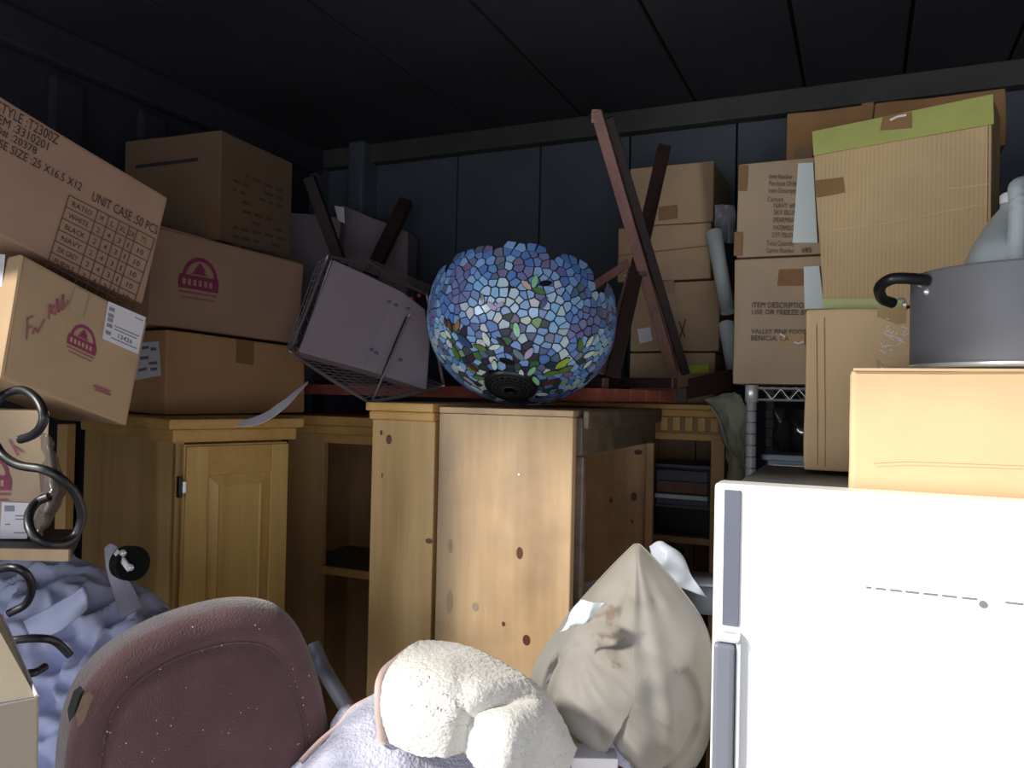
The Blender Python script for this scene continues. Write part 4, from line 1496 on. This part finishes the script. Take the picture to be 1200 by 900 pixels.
hexa('carton_body', pL4 + bb4, M_card_warm, t, bev=.006, cuts=5, warp=.002)
F4f = Face((195, 490), 1.80, LY + 90)
F4f.p = pL4[3]
F4f.quad('shipping_label', [(163, 402), (187, 400), (190, 440), (158, 446)], M_label, t, off=.003)
F4f.lines('label_print', [((168, 408), (176, 407)), ((178, 409), (185, 409)), ((166, 420), (176, 419)), ((176, 426), (186, 425)), ((164, 434), (174, 432)), ((178, 433), (186, 432))], 3.2, M_inkgrey, t, off=.0036)
F4L.quad('tape_strip', [(277, 398), (297, 401), (296, 428), (276, 425)], M_tape, t, off=.003)
F4L.lines('label_edge', [((277, 398), (276, 410))], 1.2, M_card_dark, t, off=.004)

# top box, corner towards us
p5t = P(258, 152, 2.02)
p5b = P(262, 284, 2.02)
zt5, zb5 = p5t.z, F3L.at((262, 284)).z
zt5 = P(257, 152, 2.0).z
oc5 = V((P(258, 220, 2.0).x, P(258, 220, 2.0).y, 0))
t = thing('cardboard_box', oc5 + V((0, 0, zb5)), 'dim box with rows of print, topmost at the left against the roof', 'box')
Y5 = 20
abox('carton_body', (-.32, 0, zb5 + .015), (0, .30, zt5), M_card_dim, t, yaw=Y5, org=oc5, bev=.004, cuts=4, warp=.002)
F5a = Face((258, 220), 2.0, Y5)
F5b = Face((258, 220), 2.0, Y5 - 90)
F5a.lines('print_bar', [((160, 196), (233, 187))], 3.5, M_ink, t, off=.003)
F5a.quad('tape_strip', [(238, 240), (255, 238), (256, 278), (240, 274)], M_tape, t, off=.003)
rgp = random.Random(2)
sg = []
for k in range(9):
    y0 = 200 + k * 11
    x = 272
    while x < 326:
        w2 = rgp.uniform(4, 11)
        if rgp.random() < .75:
            sg.append(((x, y0 + (x - 272) * (.42 - k * .03)), (x + w2, y0 + (x + w2 - 272) * (.42 - k * .03))))
        x += w2 + 4
F5b.lines('print_rows', sg, 3.0, M_ink_soft, t, off=.003)

# large printed case at the far left and emblem box under it
YB = -52
F1 = Face((165, 360), 1.40, YB)
t = carton('cardboard_box', F1, [(-120, 39), (197, 232), (167, 357), (-150, 205)], .30, M_card_pink, 'largest box, upper left, tilted, printed with sizes and a colour table', back=(-F1.n), warp=.002)
q1 = [('STYLE :T2300Z', (-3, 117), (69, 159), (-6, 129)), ('ITEM :3310201', (-12, 127.5), (57, 167), (-15, 138)), ('PO# :20378', (-12, 142), (43, 173), (-14, 151)),
      ('CASE SIZE :25 X16.5 X12', (-16, 154), (96, 215), (-19, 164)), ('UNIT CASE :50 PCS', (109, 224), (185, 265), (106, 235))]
for s, a, b, c in q1:
    F1.text('printed_line', s, a, b, c, M_ink, t, off=.003)
TL, TR, BLq = V((80, 229)), V((180, 280)), V((58, 298))
tu = lambda u, v: tuple(TL + (TR - TL) * u + (BLq - TL) * v)
us = [0, .34, .47, .59, .71, .80, 1.0]
seg = []
nr = 7
for r_ in range(nr + 1):
    seg.append((tu(0, r_ / 5.2), tu(1, r_ / 5.2)))
for u in us:
    seg.append((tu(u, 0), tu(u, nr / 5.2)))
F1.lines('table_grid', seg, 1.0, M_ink_soft, t, off=.003)
heads = ['RATIO', 'WHITE', 'BLACK', 'NAVY', 'DK GREY', 'PURPLE', 'GREEN']
for r_ in range(nr):
    v0, v1 = (r_ + .28) / 5.2, (r_ + .74) / 5.2
    F1.text('table_word', heads[r_], tu(.06, v0), tu(.29, v0), tu(.06, v1), M_ink, t, off=.003)
    vals = ['M', 'L', 'XL', '2X', 'TTL'] if r_ == 0 else ['2', '4', '3', '1', '10']
    for k, s in enumerate(vals):
        wd = .012 if s == '1' else (.035 if len(s) == 1 else .07)
        c0 = (us[k + 1] + us[k + 2]) / 2 - wd / 2
        F1.text('table_value', s, tu(c0, v0), tu(c0 + wd, v0), tu(c0, v1), M_ink, t, off=.003)

F0 = Face((148, 500), 1.33, YB)
t = carton('cardboard_box', F0, [(24, 297), (174, 377), (148, 499), (-1, 443)], .26, M_card, 'tilted emblem box with a white shipping label, handwriting in red, at left', back=(-F0.n), warp=.002)
logo(F0, (82, 372), (116, 389), (76, 409), M_red, M_red_soft, M_card, t)
F0.quad('shipping_label', [(126, 353), (170, 372), (161, 415), (119, 397)], M_label, t, off=.003)
tl, tr, bl = V((126, 353)), V((170, 372)), V((119, 397))
lu = lambda u, v: tuple(tl + (tr - tl) * u + (bl - tl) * v)
logo(F0, lu(.34, .06), lu(.68, .06), lu(.34, .46), M_ink, M_inkgrey, M_label, t)
F0.lines('label_print', [(lu(.25, .55), lu(.9, .55)), (lu(.25, .63), lu(.85, .63)), (lu(.2, .88), lu(.9, .88)), (lu(.72, .12), lu(.95, .12))], 1.0, M_inkgrey, t, off=.0036)
F0.text('label_number', '13426', lu(.38, .70), lu(.75, .70), lu(.38, .82), M_ink, t, off=.0036)
for v in (.12, .28, .40, .55, .74):
    F0.lines('barcode', [(lu(.06 + k * .03, v), lu(.06 + k * .03, v + .1)) for k in range(5)], .8, M_inkgrey, t, off=.0036)
hw = [[(31, 372), (30, 398)], [(31, 374), (38, 370)], [(31, 385), (37, 382)], [(37, 392), (40, 384)], [(40, 384), (43, 390)], [(43, 390), (51, 374)], [(57, 356), (56, 374)], [(57, 360), (62, 358)], [(62, 358), (58, 366)],
      [(58, 366), (64, 369)], [(64, 369), (66, 350)], [(66, 350), (68, 366)], [(68, 366), (73, 345)], [(73, 345), (72, 364)], [(72, 364), (79, 352)]]
F0.lines('red_handwriting', hw, 1.6, M_red_soft, t, off=.003)
F0.quad('tape_strip', [(88, 336), (103, 344), (96, 372), (80, 362)], M_card_grey, t, off=.0028)
F0.lines('edge_tape', [((25, 300), (2, 440))], 2.2, M_card_gold, t, off=.003)
F0.lines('red_stamp', [((109, 452), (128, 459)), ((110, 456), (129, 463))], 2.0, M_red_soft, t, off=.003)
# its left side carries a white label
F0s = Face((22, 300), F0.at((24, 297)).y, YB + 90)
F0s.quad('side_label', [(-14, 296), (9, 299), (4, 350), (-18, 352)], M_label, t, off=.004)

# lower carton with emblem behind the iron scrolls
FLb = Face((52, 630), 1.22, 5)
zsb = P(50, 634, 1.22).z
pb = FLb.at((55, 634))
t = thing('cardboard_box', (pb.x - .1, pb.y, zsb), 'small emblem box behind the black iron scrolls, on the low shelf', 'box')
f = [FLb.at(p) for p in [(-120, 476), (57, 482), (50, 634), (-120, 634)]]
for p in f[2:]:
    p.z = zsb
for p in f[2:]:
    p.z += .004
bk = [p + V((-.06, .10, 0)) for p in f]
hexa('carton_body', f + bk, M_card_grey, t, bev=.004, cuts=4, warp=.002)
logo(FLb, (-34, 532), (14, 532), (-34, 585), M_red, M_red_soft, M_card_grey, t)
FLb.quad('shipping_label', [(4, 588), (36, 589), (33, 631), (1, 631)], M_label, t, off=.003)
FLb.lines('barcode', [((8 + k * 2, 592), (8 + k * 2, 599)) for k in range(6)] + [((20, 604), (32, 604)), ((20, 608), (31, 608)), ((8, 614), (14, 614)), ((18, 624), (31, 624))], 1.0, M_inkgrey, t, off=.0036)
F_ = lambda x, y: FLb.at((x, y), .003)
FLb.lines('red_scribble', [((18, 523), (28, 530)), ((12, 515), (22, 534))], 1.6, M_red_soft, t, off=.003)
net = [[P(50, 505, 1.18), P(56, 510, 1.17), P(60, 515, 1.18)], [P(50, 540, 1.18), P(60, 545, 1.16), P(70, 552, 1.18)], [P(46, 575, 1.17), P(60, 575, 1.14), P(76, 572, 1.17)], [P(42, 600, 1.17), P(52, 605, 1.14), P(60, 610, 1.17)], [P(38, 626, 1.17), P(42, 628, 1.16), P(46, 630, 1.17)]]
tag(patch('clear_bag', net, M_clear, None, 16, 40, amp=.005, freq=40, ridge=.003, rfreq=40, thick=.001), 'glinting clear plastic bag hanging inside the iron scroll curl', 'bag')

# shelf unit carrying it
zs_ = zsb - .001
t = thing('wooden_shelf', P(40, 660, 1.2) * 1, 'low wooden shelf with a pine post at the left edge', 'shelf')
t.location.z = 0
e = P(92, 640, 1.13)
pe = P(92, 640, 1.19)
pk = P(94, 640, 1.33).x
hexa('shelf_board', [(-1.25, 1.17, zs_), (pe.x, 1.17, zs_), (pe.x, 1.17, zs_ - .016), (-1.25, 1.17, zs_ - .016), (-1.25, 1.33, zs_), (pk, 1.33, zs_), (pk, 1.33, zs_ - .016), (-1.25, 1.33, zs_ - .016)], M_darkgrey, t, bev=.001)
abox('shelf_edge', (-1.25, 1.162, zs_ - .017), (pe.x + .001, 1.169, zs_ + .0005), M_pine_worn, t, bev=.001)
p0, p1 = P(67, 497, 1.56), P(86, 497, 1.58)
abox('post', (p0.x, p0.y, 0), (p1.x, p0.y + .03, p0.z), M_pine_side, t)
abox('post', (-1.24, 1.175, 0), (-1.21, 1.205, zs_ - .017), M_pine_side, t)

# iron scroll stand
t = thing('iron_scroll_stand', P(-40, 900, .9), 'black wrought-iron stand whose curled hooks reach in from the left edge', 'stand')
t.location.z = 0
dS = .90
scr = [[(-40, 500), (-12, 478), (5, 463), (25, 457), (42, 467), (51, 485), (48, 500), (38, 510), (24, 515)],
       [(-40, 490), (-12, 512), (3, 533), (22, 545), (50, 550), (70, 560), (88, 578), (96, 602), (90, 625), (76, 636), (58, 637), (42, 630), (34, 616), (35, 600), (44, 588), (58, 582)],
       [(-40, 690), (-10, 672), (4, 666), (20, 666), (33, 675), (37, 690), (30, 708), (10, 719)],
       [(-40, 772), (-10, 755), (18, 750), (45, 748), (65, 752), (82, 768)],
       [(-40, 800), (-10, 792), (35, 789), (45, 786), (53, 781)]]
for k, s in enumerate(scr):
    tube('scroll', [P(x, y, dS + .02 * math.sin(i * .9 + k)) for i, (x, y) in enumerate(s)], .0052 if k < 2 else .0046, M_iron, t, n=7, ns=10)
pb = P(-40, 700, dS)
pl_ = cyl('pole', (pb.x, pb.y, 0), (pb.x, pb.y, 2.0), .009, M_iron, t, ns=14)
for k in range(3):
    a = 2.1 * k + .4
    tube('foot', [(pb.x, pb.y, .10), (pb.x + .10 * math.cos(a), pb.y + .10 * math.sin(a), .05), (pb.x + .16 * math.cos(a), pb.y + .16 * math.sin(a), .006)], .006, M_iron, t)

# loose paper sheet on the pine cabinet
net = [[P(270, 494, 1.72), P(300, 488, 1.72), P(330, 470, 1.74), P(360, 446, 1.76)],
       [P(276, 500, 1.70), P(304, 497, 1.70), P(332, 480, 1.72), P(361, 448, 1.745)]]
tag(patch('paper_sheet', net, M_label, None, 30, 8, amp=.002, freq=30, thick=.0008), 'curled white paper sheet on the pine cabinet lip below the orange-brown box', 'paper')

# ------------------------------------------------------------------ soft things in the foreground
# hidden supports below the frame edge
for (x0, x1, y0, y1, z1, lab) in ((-.80, -.26, .95, 1.30, .92, 'hidden box under the maroon chair'), ):
    pass
t = thing('storage_crate', (-.05, 1.2, 0), 'large carton beneath the fleece blanket and the pillow', 'box')
abox('carton_body', (-.12, .98, 0), (.24, 1.32, 1.03), M_card, t, bev=.004)

# crumpled blue-white sheet at left
net = []
ys = [655, 675, 710, 750, 800, 870, 940]
xs_ = [-60, -10, 30, 70, 110, 150, 190]
prng = random.Random(5)
for j, y in enumerate(ys):
    rr = []
    for i, x in enumerate(xs_):
        yy = y
        if j == 0:
            yy = [655, 655, 657, 658, 672, 690, 720][i]
        if j == 1:
            yy = [672, 672, 674, 676, 690, 705, 735][i]
        d = 1.48 - j * .05 + prng.uniform(-.015, .015) - .03 * math.sin(math.pi * i / 6)
        rr.append(P(x, yy, d))
    net.append(rr)
sh = patch('crumpled_sheet', net, M_sheet, None, 90, 90, amp=.022, freq=13, amp2=.006, freq2=45, ridge=.020, rfreq=20, thick=.003, seed=3)
tag(sh, 'crumpled pale blue bedsheet heaped between the shelf and maroon chair', 'sheet')
net = [[P(28, 728, 1.21), P(60, 712, 1.20), P(98, 688, 1.20)], [P(34, 738, 1.195), P(66, 726, 1.19), P(103, 700, 1.19)], [P(40, 750, 1.20), P(72, 738, 1.19), P(100, 712, 1.20)]]
tag(patch('folded_cloth', net, M_sheet, None, 20, 12, amp=.004, freq=30, thick=.006), 'folded band of pale cloth lying across the blue sheet heap', 'cloth')

# strap with caster wheel
t = thing('caster_wheel', P(150, 720, 1.27), 'black caster wheel on a curved grey strap in front of the pine side panel', 'caster')
net = [[P(123, 642, 1.25), P(130, 637, 1.25), P(138, 641, 1.25)], [P(126, 668, 1.245), P(134, 666, 1.24), P(143, 667, 1.245)], [P(134, 695, 1.25), P(144, 690, 1.245), P(156, 688, 1.25)], [P(143, 725, 1.26), P(156, 718, 1.255), P(167, 712, 1.26)]]
patch('strap', net, M_strap, t, 12, 24, thick=.004)
wc = P(152, 660, 1.25)
ax = V((.75, -.6, .1)).normalized()
cyl('wheel', wc - ax * .012, wc + ax * .012, .027, M_rubber, t, ns=36)
cyl('hub', wc - ax * .0135, wc + ax * .0135, .012, M_rubber, t, ns=24)
bar('fork_arm', P(136, 646, 1.235), P(153, 668, 1.225), .010, .004, M_steel, t, side=(1, 0, .4))
for (x, y) in ((144, 648), (153, 665)):
    lathe('bolt', P(x, y, 1.222), [(.0001, .005), (.0035, .004), (.0055, 0)], M_chrome, t, ns=12, axis=V((0, -1, 0)))

# maroon chair back
t = thing('office_chair', (P(225, 900, 1.15).x, 1.2, 0), 'maroon upholstered office chair back with worn fuzzy rim, lower left', 'chair')
outl = [(70, 960), (74, 872), (94, 806), (140, 757), (210, 722), (285, 706), (338, 718), (368, 765), (388, 838), (388, 900), (372, 1000), (330, 1100), (230, 1150), (120, 1130), (72, 1050)]
YC = -36
FCh = Face((225, 850), 1.06, YC, 4)
o3 = spline([FCh.at(p) for p in outl], 8, closed=True)
cc = sum(o3, V((0, 0, 0))) / len(o3)
N = len(o3)
rings = [(0.004, .020), (.12, .020), (.24, .020), (.36, .0195), (.50, .0185), (.62, .016), (.70, .0135), (.735, .0095), (.755, .0085), (.78, .011), (.84, .012), (.92, .006), (.97, -.004), (1.0, -.020), (1.01, -.040), (.985, -.062), (.93, -.075), (.02, -.078)]
vs, fs = [], []
for (k, h) in rings:
    for p in o3:
        q = cc + (p - cc) * k + FCh.n * h
        q += FCh.n * (.0006 * noise.noise(q * 60) * min(1, k * 2) + .003 * noise.noise(q * 7))
        vs.append(q)
for i in range(len(rings) - 1):
    for k in range(N):
        fs.append((i * N + k, i * N + (k + 1) % N, (i + 1) * N + (k + 1) % N, (i + 1) * N + k))
fs.append(tuple(range(N)))
M_rim = plain('worn_rim', col('5C5054'), .98, var=.2, vscale=30, bump=.6, bscale=300, sheen=.4)
fm = []
for i in range(len(rings) - 1):
    fm += [1 if 12 <= i <= 15 else 0] * N
fm.append(0)
bkr = obj('backrest', vs, fs, None, t, smooth=True, mats=[M_maroon, M_rim], fm=fm)
tube('piping', [cc + (p - cc) * .755 + FCh.n * .0095 for p in o3[::2]], .0018, M_maroon, bkr, n=1, closed=True)
rgl = random.Random(9)
lint = Multi()
for k in range(90):
    u = rgl.choice([rgl.uniform(.2, .95), .76])
    p = o3[rgl.randrange(N)]
    q = cc + (p - cc) * u + FCh.n * .0215
    s = rgl.uniform(.0004, .0010)
    lint.add([q + V((-s, 0, -s)), q + V((s, 0, -s)), q + V((0, 0, s))], [(0, 1, 2)])
lo_ = lint.build('lint', M_label, bkr)
lo_['kind'] = 'stuff'
torn = [(84, 806), (92, 800), (97, 806), (92, 818), (86, 834), (79, 842), (77, 828)]
tv = [FCh.at(p) + FCh.n * .016 for p in torn]
tp_ = obj('torn_patch', tv, [tuple(range(len(tv)))], M_smoke, bkr)
obj('bare_foam', [p + V((.012, -.002, -.006)) for p in tv], [tuple(range(len(tv)))], M_end, bkr)
c = cc + FCh.n * -.075
cyl('back_post', (c.x, c.y + .02, .62), (c.x, c.y + .02, c.z), .018, M_black, t, ns=16)
abox('seat_cushion', (c.x - .24, c.y - .12, .55), (c.x + .20, c.y + .22, .62), M_maroon, t, bev=.03)
cyl('gas_column', (c.x, c.y + .05, .06), (c.x, c.y + .05, .55), .025, M_black, t, ns=16)
for k in range(5):
    a = k * 2 * math.pi / 5
    tube('base_arm', [(c.x, c.y + .05, .09), (c.x + .22 * math.cos(a), c.y + .05 + .22 * math.sin(a), .03)], .016, M_black, t, n=2)

# dark bent tube / umbrella behind chair, pale pad
t = thing('folded_umbrella', P(385, 830, 1.35), 'dark slate folded umbrella leaning behind the chair back', 'umbrella')
tube('folded_fabric', [P(368, 757, 1.42), P(380, 785, 1.38), P(402, 822, 1.32), P(425, 860, 1.26)], .013, M_trimgrey, t)
cyl('ferrule', P(366, 752, 1.425), P(369, 760, 1.42), .006, M_iron, t, ns=10)
t = thing('cloth_bundle', P(405, 900, 1.18), 'small pale grey cloth bundle peeping out left of the fleece', 'cloth')
lathe('bundle_body', P(408, 870, 1.17), [(.001, -.08), (.03, -.06), (.032, -.01), (.026, .03), (.012, .052), (.001, .056)], M_fleece_b, t, ns=24)

# fleece blanket: lower lavender layer and upper cream fold
pile = lambda k: (lambda u, v, p: k * (abs(noise.noise(p * 260)) + .5 * noise.noise(p * 130 + V((5, 5, 5)))))
bl_t = thing('fleece_blanket', P(510, 900, 1.08), 'cream fleece blanket, folded over, with a pink-beige hem, bottom centre', 'blanket')
net = [[P(396, 852, 1.15), P(412, 832, 1.15), P(432, 818, 1.15), P(455, 812, 1.14), P(500, 830, 1.14), P(560, 850, 1.14)],
       [P(372, 876, 1.13), P(396, 862, 1.10), P(424, 850, 1.09), P(460, 850, 1.09), P(510, 862, 1.10), P(580, 880, 1.12)],
       [P(345, 903, 1.12), P(376, 892, 1.07), P(410, 886, 1.05), P(465, 886, 1.05), P(520, 896, 1.07), P(600, 910, 1.10)],
       [P(320, 935, 1.12), P(360, 930, 1.05), P(405, 925, 1.02), P(470, 925, 1.02), P(530, 935, 1.04), P(620, 950, 1.08)],
       [P(300, 980, 1.12), P(350, 985, 1.04), P(400, 990, 1.01), P(470, 990, 1.01), P(540, 990, 1.03), P(640, 1000, 1.07)]]
patch('lower_layer', net, M_fleece_b, bl_t, 150, 110, amp=.010, freq=14, extra=pile(.0016), thick=.006, seed=2)
D0 = 1.07
net = [[P(453, 868, 1.055), P(448, 822, 1.055), P(452, 790, 1.075), P(470, 772, 1.10), P(492, 757, 1.13)],
       [P(484, 880, 1.015), P(478, 840, 1.005), P(482, 800, 1.02), P(500, 775, 1.06), P(530, 760, 1.13)],
       [P(528, 890, 0.99), P(520, 850, 0.985), P(524, 812, 1.00), P(548, 786, 1.04), P(572, 772, 1.12)],
       [P(572, 905, 0.985), P(568, 868, 0.98), P(574, 832, 0.99), P(596, 808, 1.03), P(618, 800, 1.11)],
       [P(616, 930, 1.0), P(616, 900, .99), P(624, 865, 1.00), P(640, 840, 1.04), P(652, 836, 1.11)],
       [P(648, 960, 1.04), P(654, 935, 1.04), P(662, 905, 1.05), P(670, 882, 1.08), P(672, 880, 1.13)]]


def folds(u, v, p):
    # u across the sheet (left to right), v from lower edge to the top
    f1 = -.024 * math.exp(-((u - (.55 + .25 * (v - .4))) / .065) ** 2) * (1 if v < .7 else max(0, 1 - (v - .7) / .2))
    f2 = -.014 * math.exp(-((u - (.80 - .10 * v)) / .05) ** 2) * max(0, 1 - v / .75)
    f3 = .018 * math.exp(-((u - (.67 + .1 * v)) / .07) ** 2) * max(0, 1 - v / .8)
    f4 = -.012 * math.exp(-((u - (.30 + .35 * (1 - v))) / .05) ** 2) * max(0, 1 - v / .9)
    return f1 + f2 + f3 + f4 + .0014 * (abs(noise.noise(p * 330)) + .7 * noise.noise(p * 150))


netT = [list(r) for r in net]
patch('upper_fold', netT, M_fleece, bl_t, 150, 190, amp=.012, freq=11, extra=lambda a, b, p: folds(b, a, p), thick=.010, seed=6)
tube('hem', [p + V((-.004, -.006, 0)) for p in net[0]] + [P(515, 757, 1.145)], .0062, M_hem, bl_t, n=8)
tube('hem', [P(352, 893, 1.10), P(374, 870, 1.12), P(398, 849, 1.14), P(414, 830, 1.145), P(440, 816, 1.15)], .004, M_hem, bl_t, n=8)

# pillow: corner up, plump lower lobe
pt = thing('pillow', P(735, 900, 1.24), 'large stained beige pillow, one corner pointing up, right of the fleece', 'pillow')
outP = [(746, 638), (735, 646), (700, 682), (655, 735), (622, 795), (640, 830), (668, 866), (690, 890), (706, 858), (730, 885), (765, 915), (808, 905), (832, 860), (836, 800), (828, 738), (796, 688), (757, 645)]
FP = Face((735, 780), 1.27, 8, 0)
o3 = spline([FP.at(p) for p in outP], 8, closed=True)
N = len(o3)
cc = FP.at((742, 785))
lobe = FP.at((727, 815))
rings = [i / 26 for i in range(27)]
vs, fs = [], []
R_ = [(p - cc).length for p in o3]


def pill(k, p, side):
    q = cc + (p - cc) * k
    base = (1 - k ** 2.2) ** .72 * (.085 if side > 0 else .05)
    if side > 0:
        dl = (q - lobe)
        rl = math.hypot(dl.x / .100, dl.z / .095)
        base += .042 * math.exp(-rl ** 4 * .8) * min(1, (1 - k) * 4)
        # crease around the lobe
        base -= .022 * math.exp(-((rl - 1.14) / .09) ** 2) * min(1, (1 - k) * 5) * (1 if dl.z < .07 else .3)
        # drawn folds fanning from the corner
        an = math.atan2(q.z - P(668, 745, 1.2).z, q.x - P(668, 745, 1.2).x)
        rr = math.hypot(q.z - P(668, 745, 1.2).z, q.x - P(668, 745, 1.2).x)
        base += .0075 * math.sin(an * 15) * math.exp(-((rr - .05) / .04) ** 2) * min(1, rr / .025) * min(1, (1 - k) * 6)
        tc_ = q - P(746, 640, 1.27)
        at_ = math.atan2(tc_.z, tc_.x)
        base += .0020 * math.sin(at_ * 22 + 2 * noise.noise(q * 12)) * math.exp(-((tc_.length - .07) / .05) ** 2) * min(1, (1 - k) * 6)
        # long drawn fold on the right flank
        fx = (q.x - P(775, 750, 1.2).x) - .35 * math.sin((P(775, 750, 1.2).z - q.z) * 9) * .08
        base += .005 * math.exp(-(fx / .012) ** 2) * math.exp(-((q.z - P(785, 800, 1.2).z) / .09) ** 2) - .005 * math.exp(-((fx + .022) / .012) ** 2) * math.exp(-((q.z - P(785, 800, 1.2).z) / .09) ** 2)
        s = (q.x * .62 + q.z * .78) * 55
        base += .0060 * (1 - 2.6 * abs(noise.noise(V((s * .55, (q.x * .78 - q.z * .62) * 9, 1.3))))) * min(1, (1 - k) * 5)
        base += .003 * noise.noise(q * 26)
    return q + FP.n * base * side


for side in (1, -1):
    o_ = len(vs)
    for k in rings:
        for p in o3:
            vs.append(pill(k * .999 + .001, p, side))
    for i in range(len(rings) - 1):
        for k in range(N):
            f = (o_ + i * N + k, o_ + i * N + (k + 1) % N, o_ + (i + 1) * N + (k + 1) % N, o_ + (i + 1) * N + k)
            fs.append(f if side > 0 else f[::-1])
obj('pillow_body', vs, fs, M_pillow, pt, smooth=True)
tube('seam', [p for p in o3[::2]], .0016, M_pillow, pt, n=1, closed=True)
net = [[P(658, 741, 1.17), P(668, 722, 1.16), P(680, 702, 1.165)], [P(666, 736, 1.16), P(680, 722, 1.15), P(692, 706, 1.155)], [P(676, 732, 1.165), P(690, 725, 1.15), P(708, 706, 1.16)]]
patch('care_tag', net, M_paper, pt, 20, 20, amp=.004, freq=60, ridge=.003, rfreq=50, thick=.001)
# pale cloth under the pillow notch, plastic film behind the pillow, box under
net = [[P(688, 852, 1.22), P(706, 854, 1.21), P(720, 866, 1.20)], [P(694, 872, 1.20), P(712, 876, 1.19), P(732, 886, 1.19)], [P(706, 892, 1.20), P(722, 896, 1.19), P(745, 905, 1.19)]]
tag(patch('towel', net, M_fleece_b, None, 30, 30, amp=.006, freq=40, extra=pile(.003), thick=.006), 'pale lilac towel corner tucked under the pillow notch', 'towel')
t = thing('small_carton', P(702, 920, 1.16), 'small white carton under the pillow at the bottom edge', 'box')
pq = P(702, 889, 1.15)
abox('carton_body', (pq.x - .04, pq.y, 1.061), (pq.x + .028, pq.y + .05, pq.z), M_label, t, bev=.002)
net = [[P(665, 690, 1.62), P(690, 682, 1.60), P(720, 672, 1.60)], [P(665, 705, 1.60), P(690, 700, 1.58), P(720, 695, 1.58)], [P(665, 730, 1.6), P(690, 730, 1.58), P(720, 730, 1.58)]]
tag(patch('plastic_bag', net, M_plastic, None, 20, 20, amp=.01, freq=25, thick=.001), 'pale film bag inside the bookcase, just above the pillow edge', 'bag')
net = [[P(760, 640, 1.5), P(775, 636, 1.49), P(795, 655, 1.49)], [P(765, 655, 1.49), P(785, 652, 1.47), P(805, 668, 1.47)], [P(770, 690, 1.49), P(800, 690, 1.47), P(828, 700, 1.47)]]
tag(patch('plastic_bag', net, M_plastic, None, 24, 24, amp=.012, freq=22, ridge=.006, rfreq=18, thick=.001), 'crumpled grey plastic bag behind the pillow tip', 'bag')

# open carton at the bottom left corner
t = thing('open_carton', P(10, 900, .72), 'pale open cardboard box at the bottom left corner', 'box')
cA, cB_ = P(43, 818, .74), P(-60, 838, .70)
w_in = V((-.16, .16, 0))
hexa('front_wall', [cB_, cA, P(43, 980, .74), P(-60, 985, .70), cB_ + V((0, .004, 0)), cA + V((0, .004, 0)), P(43, 980, .744), P(-60, 985, .704)], M_openbox, t, bev=.001)
hexa('side_flap', [P(-55, 640, .86), P(2, 722, .86), P(43, 816, .745), P(-60, 834, .705), P(-55, 640, .863), P(2, 722, .863), P(43, 816, .748), P(-60, 834, .708)], M_openbox, t, bev=.001)
tube('cut_edge', [P(2, 721, .858), P(22, 768, .80), P(43.5, 816, .743)], .0018, M_label, t, n=2)
